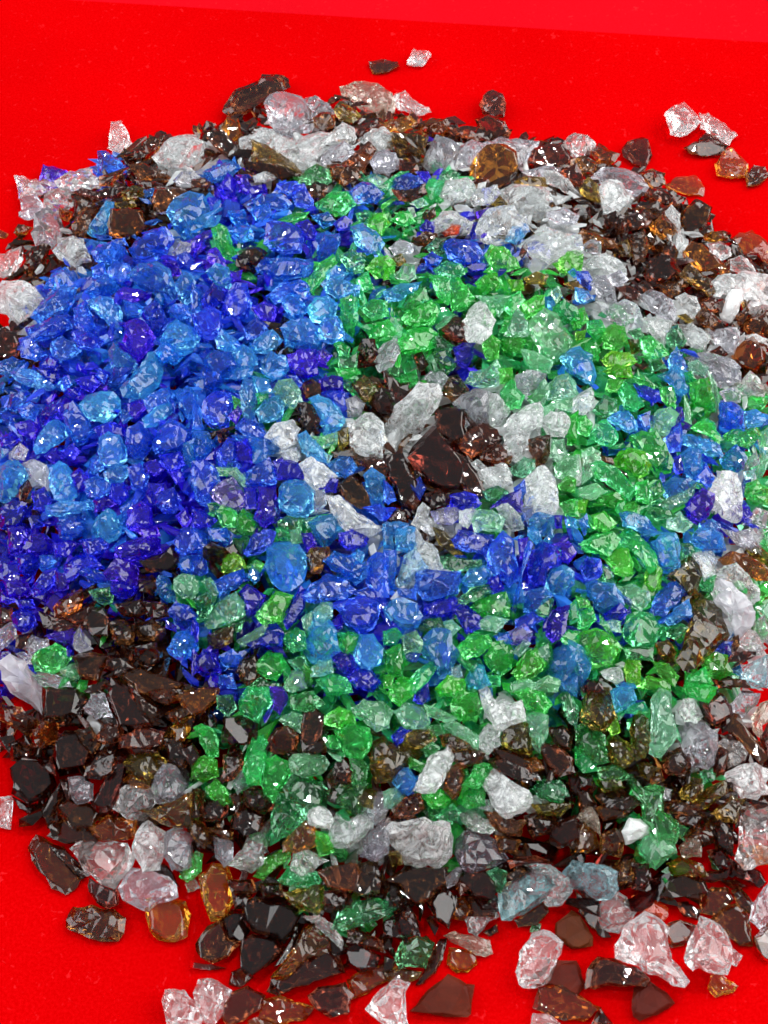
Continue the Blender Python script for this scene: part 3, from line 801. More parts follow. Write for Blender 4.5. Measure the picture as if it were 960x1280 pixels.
g 8,74 14,72 20,78 14,82 8,80
s 22,73 27,72 34,74 39,80 32,82 24,79
s 0,76 4,75 7,80 0,80
m 46,76 52,72 58,78 54,82 46,80
g 30,58 36,56 36,68 30,66
e 36,60 42,56 44,62 38,68
e 34,70 44,70 50,74 40,76
m 54,14 57,20 58,28 54,26
s 62,78 68,76 72,80 68,84 61,82
n 14,44 18,45 19,48 15,47
g 52,2 58,2 60,6 55,8
g 58,56 63,58 66,62 60,60
#0 660
k 12,10 16,4 22,3 27,8 26,12 22,14 18,14 14,12
k 4,0 12,0 14,4 10,12 4,14
k 0,16 4,6 4,14 8,16 4,20 0,20
k 8,14 16,12 20,18 16,24 10,22
b 20,14 26,14 28,17 24,20 20,20
b 30,0 42,0 40,4 34,6 30,5
k 27,8 34,6 40,8 34,14 28,14
k 40,6 50,5 54,8 52,12 44,14
k 58,10 66,6 76,4 80,6 80,12 72,15 64,17 58,16
k 68,0 78,0 80,4 72,5
b 40,22 44,20 52,22 56,26 54,28 46,27
k 52,22 58,16 64,16 69,20 70,28 68,32 60,28 54,26
k 56,28 62,26 68,30 66,35 60,35 56,32
k 32,18 38,14 46,14 52,20 44,22 36,26 32,24
k 2,26 8,24 14,28 16,33 10,36 4,34
k 0,30 6,34 8,37 4,38 0,37
k 16,30 22,22 28,20 28,28 22,32 17,34
k 2,18 10,16 12,22 8,24 2,24
n 70,26 76,24 80,28 76,33 70,31
b 78,28 80,24 84,25 87,32 88,36 84,37 80,34
b 87,6 91,0 96,0 100,6 96,12 92,14 88,11
b 89,18 94,14 100,16 96,23 91,21
m 87,26 91,23 97,24 99,29 97,35 91,35 87,31
e 45,32 50,30 56,30 56,37 52,38 47,36
a 27,40 30,36 35,33 40,31 42,36 39,42 33,45 28,44
k 6,44 11,40 16,42 18,48 13,52 8,50
b 84,42 88,37 94,39 99,44 96,52 88,48
k 83,46 88,49 88,52 83,50
b 84,60 88,53 94,51 99,55 99,61 92,66 86,64
n 20,42 28,44 38,46 42,50 34,52 22,50
d 34,44 42,40 48,36 44,46 38,48
n 44,40 52,40 55,46 54,54 46,54 42,48
n 55,48 62,46 68,50 66,58 58,58
n 58,38 70,36 76,40 70,44 62,44
n 70,36 82,38 84,44 76,46
n 66,48 76,46 82,50 80,56 70,56
n 68,60 78,58 80,66 74,70 68,66
n 54,64 66,62 66,70 60,74 54,70
n 36,64 46,62 54,64 52,70 48,76 40,74
d 60,74 70,70 82,74 92,78 82,84 68,82
k 23,54 30,52 37,50 37,58 30,57
v 37,54 40,49 43,56 46,60 40,62 37,60
v -2,52 4,48 8,47 8,54 4,58 0,61
n 8,54 16,52 14,60 8,60
v 12,60 16,54 24,56 24,60 16,63
v 8,63 12,62 16,64 16,68 12,68
u 0,68 6,64 12,67 17,73 22,80 26,87 22,95 18,90 12,86 6,82 2,76
g 16,66 20,61 28,58 34,62 36,65 32,70 26,73 18,71
m 31,71 36,68 42,71 38,76 32,74
v 16,74 24,72 34,76 36,80 26,82 20,78
n 0,40 6,40 6,46 0,48
k 0,62 6,61 4,65 0,67
n 30,36 44,30 48,28 44,34 38,38
n 70,16 80,14 86,8 90,18 84,22 74,22
d 52,78 60,76 64,82 56,84
k 8,36 16,36 18,40 10,40
k 28,22 34,24 34,30 28,32
#240 660
e 18,0 36,0 30,3 22,3
b 26,12 30,4 36,1 42,2 40,8 34,13 28,14
m 49,2 54,0 55,7 50,8
g 42,0 48,0 49,6 43,6
s 37,11 41,8 48,7 54,8 57,14 58,20 55,26 50,31 43,31 39,26 37,18
k 55,3 60,3 62,8 58,12 56,8
s 58,-2 64,-6 74,-6 75,2 70,8 66,10 62,4
k 74,3 80,1 88,4 86,9 78,11 74,7
a 58,14 60,10 68,10 68,14 64,22 60,22
n 6,10 10,8 16,10 20,16 14,18 6,15
l 16,16 20,12 25,15 27,20 21,22 15,22
e 20,5 26,6 25,14 22,10
n 16,10 22,6 24,14 20,14
b 0,0 6,2 10,6 6,12 0,12
b 8,0 18,0 18,7 10,6
b 0,14 6,14 8,22 4,24 0,22
s 28,24 30,19 34,20 34,26 31,28
m 5,27 9,25 12,28 14,34 9,32
b 11,27 18,23 25,21 27,26 22,30 14,34
k 24,32 28,28 34,32 37,34 34,40 28,44 26,38
m 6,46 10,40 16,35 22,32 26,38 26,44 20,47 12,50 8,50
m 0,25 3,27 3,32 0,35
e 2,36 8,32 12,34 8,44 3,44
k 0,44 3,48 3,56 0,60
o 8,54 14,51 20,50 20,57 14,60 9,60
g 36,38 42,32 50,34 48,40 44,48 36,48 32,44
m 23,56 30,52 38,46 37,52 32,57 26,59
k 27,58 36,54 38,48 42,48 46,53 45,59 38,59 32,60
k 46,46 50,38 54,30 57,32 56,40 52,46 48,50
b 55,34 60,28 68,23 76,26 82,31 76,35 66,37 58,37
b 66,16 72,12 80,14 84,18 90,20 87,24 82,28 76,24 70,21
s 79,14 83,11 86,13 85,17 81,18
b 88,16 92,13 98,13 98,24 98,34 92,34 87,27
b 72,40 78,35 84,34 92,36 94,42 90,50 84,52 78,48
b 80,32 88,30 96,34 92,36 84,34
m 61,42 65,37 70,38 70,44 66,48 62,46
s 58,54 60,44 64,43 70,48 72,52 74,62 70,64 66,68 60,67 56,62
m 55,45 60,42 60,50 56,50
k 68,48 74,44 75,50 70,50
g 74,56 78,52 84,54 82,60 78,63 74,60
s 80,60 84,54 90,54 95,60 94,68 88,71 82,68
k 69,62 76,61 82,66 82,71 76,72 71,67
k 77,74 82,71 90,71 94,77 90,82 82,80
m 60,70 64,66 70,66 70,72 65,74 60,74
g 46,56 52,50 56,52 57,60 50,62 47,58
g 32,68 38,62 45,63 47,70 42,76 37,75 33,72
e 48,66 56,64 58,70 52,71
g 62,76 70,73 78,75 80,82 68,84
m 46,80 50,72 56,72 57,80 50,82
e 28,80 34,75 44,78 44,82
k 2,66 6,61 12,64 14,72 6,74 2,72
b 14,64 20,61 26,66 24,70 16,69
n 24,66 32,63 34,74 28,79 22,72
k 0,60 3,64 2,72 0,74
b 14,74 20,73 22,80 14,80
g 56,68 60,72 60,80 56,78
e 18,48 26,46 24,52 20,52
g 26,20 32,16 36,18 34,22
#480 660
c 16,0 20,6 26,10 29,20 24,22 18,18 15,10
t 6,26 10,14 16,10 22,20 16,22 12,28 8,30
s 6,0 16,0 16,8 12,12 6,11
s 0,0 4,0 5,10 0,10
b 0,12 6,12 6,22 4,30 0,30
o 25,0 30,2 35,8 40,13 34,13 28,8
b 34,6 38,1 46,2 54,4 54,8 50,13 42,12 36,10
e 29,14 38,15 48,16 48,19 36,22 30,20
b 51,14 54,8 60,2 65,6 66,16 67,26 62,29 57,24 52,20
k 67,6 72,5 72,14 68,16
b 68,24 70,12 72,8 74,10 71,18 69,26 67,36 65,46 63,46 65,34
k 74,12 80,8 88,10 88,18 82,20 80,28 76,29 72,26 72,18
k 84,8 92,7 96,12 92,18 88,16
s 81,26 84,21 90,19 95,22 95,28 90,33 84,34 81,30
s 72,0 76,0 79,6 76,8 72,4
s 80,6 84,0 85,4 82,8
b 16,30 16,22 22,21 30,22 38,22 38,27 36,32 28,35 20,36
s 39,26 44,20 50,19 55,24 50,28 42,29
k 52,26 57,24 60,30 54,33
e 36,36 44,30 53,28 54,32 46,36 40,38
g 43,40 50,35 60,32 63,36 62,44 54,44 47,43
k 20,40 28,36 36,35 36,42 28,44 21,44
k 34,40 40,38 48,44 48,50 41,53 38,47
s 0,41 4,36 10,35 16,38 19,44 16,50 10,50 4,47
b 7,30 16,30 16,36 8,34
b 70,32 80,30 84,34 76,42 70,42
e 76,42 80,34 85,36 82,44
k 82,46 86,40 93,39 91,46 90,54 84,57 81,53
b 66,46 74,42 80,46 72,50 66,50
m 44,48 52,44 62,46 56,52 46,50
b 55,54 62,52 64,58 58,58
h 63,52 70,48 74,52 72,58 64,58
m 64,62 70,56 73,58 68,64
s 19,58 22,53 28,50 33,52 34,58 37,62 35,68 33,74 27,75 25,68 19,63
b 9,62 18,63 16,67 10,66
g 0,62 8,58 11,66 9,74 2,74
m 9,54 16,52 19,56 18,62 10,61
g 10,80 16,72 24,66 26,70 22,76 16,82
g 0,74 6,72 4,80 0,80
g 37,60 44,53 52,54 54,58 48,64 40,66
g 50,64 54,58 62,56 65,62 63,70 58,74 52,70
g 64,72 72,64 76,60 81,68 76,74 68,78
s 41,76 46,68 50,70 53,78 48,80 42,80
t 34,70 38,68 39,74 34,76
g 26,80 32,74 40,76 40,82 28,84
g 52,74 58,74 58,79 54,79
m 64,78 70,75 76,78 72,82 64,82
s 81,72 84,62 90,58 95,62 95,70 90,76 84,74
s 88,78 92,72 97,74 96,84 90,82
g 88,54 92,51 98,52 97,60 90,58
g 92,40 96,36 98,46 93,48
m 74,62 82,58 83,64 78,66
m 74,78 82,74 88,76 86,82 76,82
k 4,46 8,50 8,52 4,50
e 18,46 28,45 30,50 22,50
m 28,48 34,46 38,50 34,54 30,52
g 0,52 6,50 9,54 6,58 0,58
e 40,66 48,66 50,72 44,72
#720 660
g 2,8 8,4 18,2 22,6 16,14 6,12
g 21,4 26,0 32,4 36,8 40,14 40,20 36,22 32,16 28,12 22,8
g 15,16 20,11 25,10 29,18 28,24 22,24 17,20
l 35,22 40,18 43,22 42,30 38,32 35,28
s 38,8 44,3 50,3 52,10 52,20 46,22 42,22 40,14
s 30,0 38,1 44,2 38,4 34,4
s 57,6 62,0 68,0 73,3 75,11 70,12 64,11 60,10
e 52,8 58,8 60,12 54,16
c 58,13 64,12 68,11 70,16 69,24 64,26 62,20
o 46,24 52,18 56,14 62,18 63,24 61,32 56,34 52,28
g 62,28 65,24 70,24 68,32 63,31
v 72,0 80,2 90,0 94,4 88,12 80,8
v 78,4 86,2 92,10 84,9
g 92,4 96,2 96,10 92,8
a 72,16 78,12 86,14 94,18 98,22 96,26 90,26 82,22 74,18
o 84,10 90,8 98,14 98,20 90,16
c 70,24 74,19 80,18 86,24 91,30 91,36 88,38 82,32 76,28
u 67,30 72,26 78,28 84,34 89,42 88,48 84,54 80,58 78,52 76,44 70,38
c 80,58 86,50 90,52 95,60 92,63 86,62 82,60
m 90,40 96,37 98,46 94,46
g 91,30 96,26 98,34 92,37
v 88,48 94,44 98,52 96,58 91,54
b 2,20 6,15 12,16 13,22 10,25 5,26
s 5,28 10,26 18,28 22,32 24,38 20,40 14,43 10,40 6,34
k 10,46 16,42 22,38 26,42 22,46 14,47
m 20,30 28,28 36,32 37,36 32,42 26,38 22,34
e 12,18 18,22 20,28 14,27
b 37,42 40,34 46,28 50,27 54,32 50,38 44,44
s 44,46 50,40 56,36 58,44 52,46 48,49
g 1,50 2,42 8,40 10,46 6,50
m 12,48 18,46 22,47 22,52 16,51
g 23,52 26,44 32,42 38,44 42,48 46,49 42,54 38,60 30,60 25,57
g 0,54 10,50 18,54 22,60 18,68 8,70 2,62
e 24,60 38,60 38,66 26,66
l 24,70 26,66 32,67 32,78 26,78
s -4,56 4,60 8,64 7,72 3,80 0,80 -4,72
o 50,66 53,58 56,50 57,42 59,35 63,32 67,34 72,40 75,48 77,54 72,59 66,63 60,70 54,71
b 69,61 73,57 78,57 77,63 73,65
n 75,66 80,62 89,62 89,64 84,67 78,70
t 80,72 88,67 95,64 98,72 96,80 88,80
g 64,66 70,62 75,64 78,72 72,76 64,74
g 56,74 64,70 68,78 60,82 54,80
o 40,58 46,56 50,62 48,68 42,64
g 38,67 46,68 51,74 49,79 44,76
c 12,72 18,70 22,70 24,76 20,78 16,76
d 70,76 84,76 87,80 72,80
n 6,76 12,77 14,82 4,82
s 20,78 28,77 30,80 22,82
e 44,50 52,48 56,50 50,56 46,54
m 78,74 82,74 80,78
g 30,80 36,74 44,76 46,82
g 0,34 6,36 8,40 2,40
#0 860
n 22,0 28,0 40,0 44,6 40,14 30,15 22,15
v 42,10 46,4 52,3 54,10 56,14 48,15
n 54,4 56,-4 64,0 70,10 76,18 68,20 60,18
d 64,-2 72,4 80,10 82,18 76,18 70,12
d 0,8 10,10 14,16 8,20 0,16
d 6,14 12,13 18,16 20,20 14,24 8,20
a 16,22 22,17 30,18 28,26 22,30 18,28
d 0,20 5,22 6,28 0,32
n 27,28 32,22 38,22 44,32 42,38 30,40 27,34
n 38,22 46,20 50,28 46,34 42,28
d 48,24 54,18 60,18 62,26 52,28
d 60,24 70,20 82,22 80,28 70,30 60,30
n 44,40 50,32 58,32 58,42 50,46 42,44
n 58,36 64,34 62,46 56,60 50,62 46,58 52,46
o 62,38 66,32 78,32 83,36 80,42 74,48 66,44
a 62,46 66,43 74,47 74,51 66,51
v 78,44 82,38 88,40 94,48 92,54 86,58 78,57 76,50
c 57,60 60,52 66,48 74,50 78,54 76,60 72,66 64,65
v 34,45 40,44 46,48 46,56 38,58 35,52
n 5,40 10,34 20,34 26,40 28,48 24,54 14,58 6,52
n 5,28 12,24 18,30 14,36 6,36
n 6,54 14,58 20,58 18,64 10,60
n 14,60 18,58 21,62 18,66 14,65
d 28,60 34,56 44,58 50,62 46,70 36,70
d 24,74 32,66 44,70 46,76 34,78
a 44,70 54,64 68,66 68,74 60,76 50,76
d 22,64 28,60 30,66 24,70
f 66,80 70,70 74,66 82,72 83,80 80,90 72,91 68,86
v 83,72 90,70 96,74 96,90 88,91 82,84
o 70,61 78,60 88,56 96,52 100,60 98,70 88,70 78,66
c 0,55 6,55 6,62 5,70 0,69
d 84,12 92,8 99,4 99,12 90,18 86,16
a 86,20 92,14 95,20 92,26 88,26
n 82,26 90,26 96,34 92,40 84,36
n 88,32 96,28 100,34 96,40
n 22,62 30,48 34,50 28,60 24,66
n 30,46 36,46 38,52 34,56
d 74,2 84,0 92,0 92,4 84,8 78,6
n 20,40 26,34 28,44
d 62,28 74,30 78,32 66,34
#240 860
a -8,4 0,2 6,0 14,0 12,6 6,12 0,14
g 24,6 28,0 38,0 40,7 36,12 33,17 28,15 24,11
k 39,0 46,0 48,6 44,13 41,10
e 13,4 20,4 22,10 18,14 13,10
m 44,16 50,12 55,14 54,22 48,20
n 56,13 62,11 66,14 65,24 60,30 55,26 55,18
n 55,26 62,28 66,26 67,32 60,33 56,32
g 67,14 74,10 80,12 82,20 74,20 67,18
m 80,10 86,6 96,7 100,12 98,20 92,22 86,16 82,14
g 72,22 80,18 88,20 90,24 88,32 84,36 78,34 74,28
m 68,32 74,34 76,38 72,36
g 1,20 5,18 11,21 13,26 13,34 8,34 4,26
g 28,30 30,26 35,24 38,27 37,36 34,48 28,48 26,42
g 37,36 42,34 49,37 50,42 45,50 41,57 36,55 35,48
d 38,26 42,20 48,19 53,24 52,30 46,33 40,32
m 49,36 51,33 58,33 66,34 68,38 64,43 56,44 50,42
e 46,50 50,44 58,45 66,47 68,52 66,60 56,60 48,56
e 40,62 44,53 50,52 58,58 58,66 50,74 43,75 40,70
f 58,64 60,60 66,59 70,65 69,70 64,70 59,68
c 69,70 72,63 78,66 84,63 91,65 90,70 84,76 78,80 71,78 69,74
a 46,77 52,70 57,66 62,72 62,79 54,82 46,82
g 62,72 68,74 71,82 64,84 62,78
g 0,38 6,34 12,36 13,44 6,47 0,45
g 7,50 12,46 16,50 19,57 14,59 9,54
v 20,48 25,40 28,48 23,53
n 16,34 24,32 26,38 20,46 15,46
n 26,52 32,49 38,54 42,60 34,62 26,58
n 16,14 24,14 32,18 28,28 20,28 15,24
n 70,40 76,36 80,42 78,50 70,50 68,46
e 79,36 84,34 88,40 86,48 80,48
o 90,28 96,25 102,32 100,46 92,47 89,40
e 70,56 78,50 88,48 84,56 80,58 88,60 84,64 76,60
o 78,54 86,50 92,52 90,60 80,59
v 86,60 92,52 100,52 98,62 92,68 88,64
v 86,76 94,64 100,68 98,82 92,86 86,82
d 19,54 24,52 25,60 22,62
n 20,64 28,60 36,64 34,72 26,74 20,70
d 6,70 14,70 20,72 20,77 14,76
v 11,74 16,73 20,78 20,86 16,89 12,84
c 24,82 30,72 39,66 38,78 36,88 30,92 18,88
n 4,60 14,54 18,60 14,66 6,66
n 0,50 6,52 4,64 0,64
d 0,66 6,68 10,76 6,80 0,74
e 68,52 74,46 80,48 76,54 70,56
n 70,50 78,52 72,58 68,56
g 68,24 72,24 74,30 69,30
e 50,4 60,2 66,8 58,12 50,10
#480 860
g 2,2 8,-6 16,-4 14,4 8,9 4,6
k 16,2 22,-2 23,6 19,8 15,6
g 26,0 32,-4 38,0 36,4 28,3
g 33,8 38,2 46,3 49,10 46,17 38,16 34,12
m 20,8 26,10 36,15 30,17 22,14
f 48,2 52,0 56,7 62,7 69,7 70,16 62,19 56,22 54,18 50,10
g 65,2 72,0 80,2 84,8 80,14 72,10
m 70,14 76,12 82,14 82,22 78,32 74,28 71,22
c 48,24 52,18 58,20 58,28 52,33 48,29
m 30,19 34,16 42,20 47,24 47,31 42,29 34,24
o 60,21 64,18 72,18 74,28 74,34 66,32 59,29
n 82,20 90,19 94,24 93,31 86,28
d 76,28 80,27 88,30 94,35 95,42 88,44 82,38
d 54,30 62,32 72,37 70,40 58,36
n 52,36 60,34 76,42 78,46 70,47 58,42
d 28,24 34,23 42,28 44,31 36,32 30,29
d 34,32 44,30 50,33 48,37 40,40 34,36
o 10,24 16,21 24,21 26,26 18,30 10,29
k 4,24 8,20 12,21 10,26 6,29
m 5,12 12,8 20,10 23,18 18,21 10,20
o 0,30 6,28 14,28 20,32 14,38 6,44 -2,46 -6,38
s 4,46 8,41 12,40 16,45 16,50 12,53 7,50
f 17,46 22,36 27,32 34,30 34,38 30,44 26,52 22,53 15,51
d 32,40 38,38 40,44 38,52 34,55 30,50
g 40,48 46,38 54,38 52,46 46,50
g 38,54 46,48 50,50 50,58 42,60 37,57
f 50,45 55,42 60,45 68,49 74,54 72,60 62,64 56,61 52,54
g 20,54 28,51 33,56 30,60 24,60
e 26,64 34,58 38,62 34,68 28,66
m 0,52 6,50 11,55 6,60 0,60
d 4,60 12,54 18,53 20,60 12,66 6,64
c 38,64 42,60 46,61 50,66 55,70 53,73 46,72 40,68
f 0,72 4,68 14,66 20,65 26,67 33,67 35,76 33,84 28,89 18,90 10,88 4,78
x 36,82 40,72 48,72 56,76 62,86 52,90 44,92 38,90
d 50,62 56,62 66,66 71,66 68,74 58,72
n 70,64 78,62 86,66 84,72 74,76
e 74,50 80,46 88,46 92,52 88,58 78,55
m 77,52 82,48 90,50 92,54 84,56
o 74,58 86,57 94,58 88,64 78,63
d 84,70 90,66 96,64 98,76 88,80 83,76
o 92,76 96,73 98,80 93,80
e 88,4 92,0 97,10 96,20 92,16
n 92,44 98,44 100,56 94,52
e 20,30 24,27 28,30 24,34 21,34
a 70,36 76,35 80,40 74,42
v 46,56 52,56 54,62 48,60
n 2,64 6,66 2,70 -2,68
e 36,76 40,72 40,80 36,84
d 56,74 68,76 66,82 58,82
e 22,20 28,18 30,23 24,24
g 12,34 20,38 18,42 13,40
#720 860
o 2,16 4,6 8,0 16,0 18,8 20,15 14,22 6,18
s 17,2 22,-1 28,0 30,6 26,11 20,12
g 22,12 28,8 34,7 36,12 30,13
m 38,6 42,0 47,3 48,12 50,24 46,30 42,34 37,32 38,18
o 27,22 29,14 32,12 36,16 37,26 35,34 30,36 27,30
o 15,26 18,22 26,28 29,36 24,40 18,37
e 0,20 6,18 14,24 16,36 8,38 0,32
g 0,30 6,29 9,36 10,41 4,42 0,38
v 52,24 56,16 64,18 70,24 70,34 66,40 58,39 52,32
c 52,12 54,6 60,6 63,14 60,17 54,16
g 50,0 60,-2 70,0 66,7 58,5
n 64,8 72,3 76,6 78,14 70,18 65,14
v 78,8 82,3 92,3 90,8 84,14 79,12
q 88,14 92,8 98,5 98,16 93,18 93,25 89,22 88,18
d 75,12 82,14 88,24 96,34 92,38 84,30 78,22 72,20
n 44,40 48,32 52,30 57,38 54,43 46,43
c 70,29 74,26 82,27 86,32 82,38 76,40 75,34
f 75,42 82,38 90,38 96,42 95,52 90,56 82,54 78,48 74,46
n 69,34 72,30 76,32 74,42 70,44
c 82,62 85,58 92,58 98,61 100,70 100,84 92,88 84,91 80,84 82,74 81,66
e 24,44 28,43 34,50 38,48 44,50 44,62 48,64 52,70 50,78 44,82 38,76 34,68 32,58 28,52
m 34,74 40,72 48,76 50,82 44,86 40,91 33,85 31,80
w 23,72 27,65 32,66 38,68 37,73 30,76 25,78
q 1,65 4,60 8,60 11,65 12,73 8,70
a 0,72 4,68 10,72 11,80 6,82 0,82
n 10,54 18,51 28,54 32,58 26,62 14,60
d 10,60 18,58 26,60 24,64 14,66
o 52,52 58,45 63,46 63,52 58,57 53,55
o 58,56 66,50 74,46 76,52 70,56 66,60 60,60
n 74,46 78,46 79,52 76,52
d 44,57 50,56 60,60 58,64 46,62
d 54,74 58,70 66,66 70,70 68,78 60,80
q 52,80 56,74 60,71 63,75 62,84 54,85
o 68,62 78,54 84,56 80,68 72,66
n 68,70 72,66 78,74 78,84 70,80
n 0,42 8,44 10,50 4,54 0,52
d 0,50 6,50 10,58 2,62
o 10,46 20,44 24,50 14,52
e 62,42 68,40 69,46 63,48
d 12,74 20,70 24,76 22,84 12,82
v 44,50 48,51 47,56 44,55
d 36,42 42,40 44,46 38,48
n 50,64 58,62 64,64 60,70 52,68
o 28,36 36,38 40,40 36,46 30,42
d 58,70 66,68 68,74 62,78
e 10,40 20,38 26,44 20,48 12,46
l 16,20 20,14 22,22 18,24
n 92,26 96,18 98,30 96,34
n 86,54 94,56 98,58 90,62
e 50,66 56,70 54,76 50,74
#0 1060
d 14,0 18,-6 24,-4 32,4 38,10 40,16 36,22 32,23 26,20 20,12 16,6
n 24,-2 32,0 40,8 44,13 40,15 34,10 28,4
c 35,0 40,-4 52,-3 64,-2 67,4 64,12 57,20 52,18 46,14 40,8
v 60,20 62,14 66,10 76,11 84,14 88,18 89,24 84,27 78,28 74,32 66,29 61,26
a 74,30 78,26 84,25 92,27 95,34 93,44 88,46 80,46 75,42
n 45,15 50,18 56,21 60,20 59,28 54,30 48,27 45,22
d 34,36 37,30 46,29 56,31 62,35 61,42 58,46 50,46 42,43 34,40
n 76,11 82,8 86,12 90,20 84,16
v 83,4 86,-2 92,0 91,8 86,11
g 90,14 94,6 98,2 101,4 100,12 94,17
c 93,18 97,14 100,20 94,22
c 81,76 84,71 88,70 92,72 98,78 102,82 100,88 84,88 82,82
#240 1060
c 1,72 4,66 10,66 16,69 20,72 16,78 14,84 11,88 6,86 2,80
d 15,78 20,72 28,70 36,74 34,80 26,86 18,88 15,84
a 4,14 10,8 18,10 20,16 21,26 16,34 10,36 6,28
d 18,16 30,16 32,22 20,22
g 31,14 36,6 44,1 50,0 48,6 42,10 36,16
c 49,12 50,4 54,0 60,2 64,4 68,6 64,9 60,12 55,16 51,16
g 43,16 48,10 62,12 65,17 58,20 48,19
o 46,22 56,20 66,19 66,28 62,33 54,30 48,26
d 63,12 72,9 82,8 84,14 82,21 76,21 68,19
n 84,8 92,6 94,14 94,22 86,24 80,22
n 66,22 76,21 78,28 72,30 66,28
e 70,40 74,32 80,27 88,26 98,27 104,24 102,30 96,34 86,38 76,41
n 2,48 8,40 14,36 18,46 24,47 18,54 10,57 4,54
n 14,36 20,31 30,32 28,40 24,46 18,46
n 24,28 32,24 44,28 54,29 54,34 50,42 46,48 42,45 30,42 26,36
n 25,46 30,43 42,46 46,50 42,56 36,60 30,64 25,60 24,52
n 42,58 50,44 54,34 56,38 52,48 46,56
a 56,40 62,37 66,42 72,46 70,52 60,54 52,60 46,66 40,64 50,52
n 50,58 60,54 68,50 74,54 76,62 66,66 52,70 44,74 38,72 40,66
c 56,35 64,34 70,38 75,46 74,50 68,44 62,38
d 78,40 86,42 95,46 96,52 88,50 78,47
n 76,48 86,50 94,54 92,60 84,62 78,58
a 78,66 84,62 96,58 100,60 98,66 88,72 80,76
n 58,74 64,70 76,68 80,74 78,82 70,85 62,80
a 36,76 44,74 56,78 60,80 56,86 44,88 34,84
d 20,62 25,60 30,65 24,69 19,68
a 28,86 36,84 44,88 30,92
d 0,57 8,58 16,60 10,61 0,60
x 84,4 92,-4 96,0 90,6
n 34,18 44,18 46,24 36,24
n 20,22 30,22 28,30 22,30
#480 1060
c -8,80 -4,74 2,68 6,65 12,68 11,80 11,88 2,90 -2,86
e 52,12 56,10 61,12 61,17 58,22 55,20
t 57,22 62,17 70,13 78,11 83,14 86,18 84,22 78,28 70,33 64,36 59,36 57,28
c 71,9 76,8 84,9 92,15 94,22 88,28 82,29 80,27 87,19 82,13 74,12
t 90,12 95,7 100,8 110,9 116,13 116,20 113,25 106,26 100,21 92,20
n 66,36 74,31 80,27 82,32 76,38 68,39
c 41,36 44,32 50,32 56,32 57,35 52,37 50,40 46,44 42,42
q 30,44 36,42 46,44 52,46 54,52 50,54 44,52 36,48
n 50,42 56,38 57,42 53,44
a 33,50 40,51 46,53 46,58 42,62 36,62 32,58
e 9,48 16,44 22,45 25,48 22,56 20,60 8,60 6,54
n 20,62 24,52 28,46 31,46 29,56 26,62 20,67 16,68
i 13,81 22,72 32,64 40,68 44,68 42,82 41,84 28,83
n 0,16 8,12 20,10 32,10 30,18 22,26 16,28 8,18
n 4,12 10,22 16,34 18,44 14,42 8,30
n 0,34 8,32 16,40 14,44 4,45 0,44
n 22,26 30,20 36,24 34,36 32,40 26,36
n 36,14 42,12 50,12 56,18 54,26 46,24
a 34,16 40,14 42,20 38,24
a 35,26 40,25 43,30 40,36 35,35
d 46,26 56,24 58,31 48,32
v 30,16 36,10 39,10 36,18 32,20
c 66,62 68,52 74,42 80,41 86,44 89,48 87,56 83,66 79,69 70,70 67,67
i 76,66 84,57 96,57 100,68 96,74 88,70 82,68
i 86,38 94,32 98,34 104,44 104,49 94,50 86,44
n 96,22 102,26 108,34 113,44 108,44 102,38 98,32
a 75,80 78,70 88,69 98,74 108,80 100,86 90,86 80,82
n 104,88 108,80 114,88
c 74,88 75,83 82,83 88,88
n 0,18 6,18 10,26 8,33 0,33
g 0,26 5,25 5,33 0,36
o 0,62 6,60 18,62 16,66 4,68
n 0,54 6,56 4,62 0,62
e 74,38 78,38 78,42 73,42
o 2,2 8,2 9,8 4,9
n 60,14 68,10 72,12 64,16
d 62,6 76,4 84,8 72,8 64,10
#720 1060
c 11,30 14,24 20,22 25,26 29,32 28,37 22,42 14,41 11,36
c 20,54 22,44 27,37 34,33 42,35 46,40 46,50 48,56 54,62 57,67 54,69 48,69 42,64 36,64 30,60
c 53,54 58,46 61,38 63,34 68,37 74,42 77,48 78,56 76,63 68,62 58,60 54,57
c 78,50 83,54 80,59 78,58
n 5,70 7,60 11,55 20,56 30,60 36,65 34,69 24,69 10,70
i 28,76 30,70 36,66 44,72 49,78 42,82 33,86 29,84
a 66,70 68,64 71,63 80,69 78,72 70,74
r 28,24 36,24 46,30 44,36 36,34 29,32
d 46,38 52,36 60,39 58,46 48,48 46,44
d 42,24 46,16 54,12 64,17 66,22 56,24 48,25
a 46,8 52,4 62,8 66,14 56,14 48,14
d 17,12 22,6 29,6 28,16 22,18 17,16
n 28,8 36,8 38,16 34,22 28,20
n 50,28 56,27 62,31 61,36 54,34
d 62,24 68,20 76,20 78,26 70,34 62,32
d 68,36 74,30 80,28 86,34 88,48 82,49 76,44 72,40
n 78,22 82,20 90,30 89,34 82,30
n 61,16 66,12 76,11 75,15 68,17 62,17
n 76,12 80,8 86,7 92,12 95,17 92,20 84,16
d 72,16 80,16 86,19 78,20
v 87,36 88,28 96,18 100,20 100,34 92,40
d 89,44 96,38 100,40 100,56 94,56 90,50
a 88,0 98,0 98,8 90,8
a 46,48 54,46 54,49 48,50
n 66,2 72,0 78,6 76,10 70,10
e 66,4 70,6 71,11 68,10
'''
KIND = {}
for k, v in dict(cobalt_glass_chip='kh', blue_glass_chip='bs', green_glass_chip='gelm', clear_glass_chip='cvtufxq', amber_glass_chip='aor', brown_glass_chip='dni', white_chip='w').items():
    for c in v: KIND[c] = k

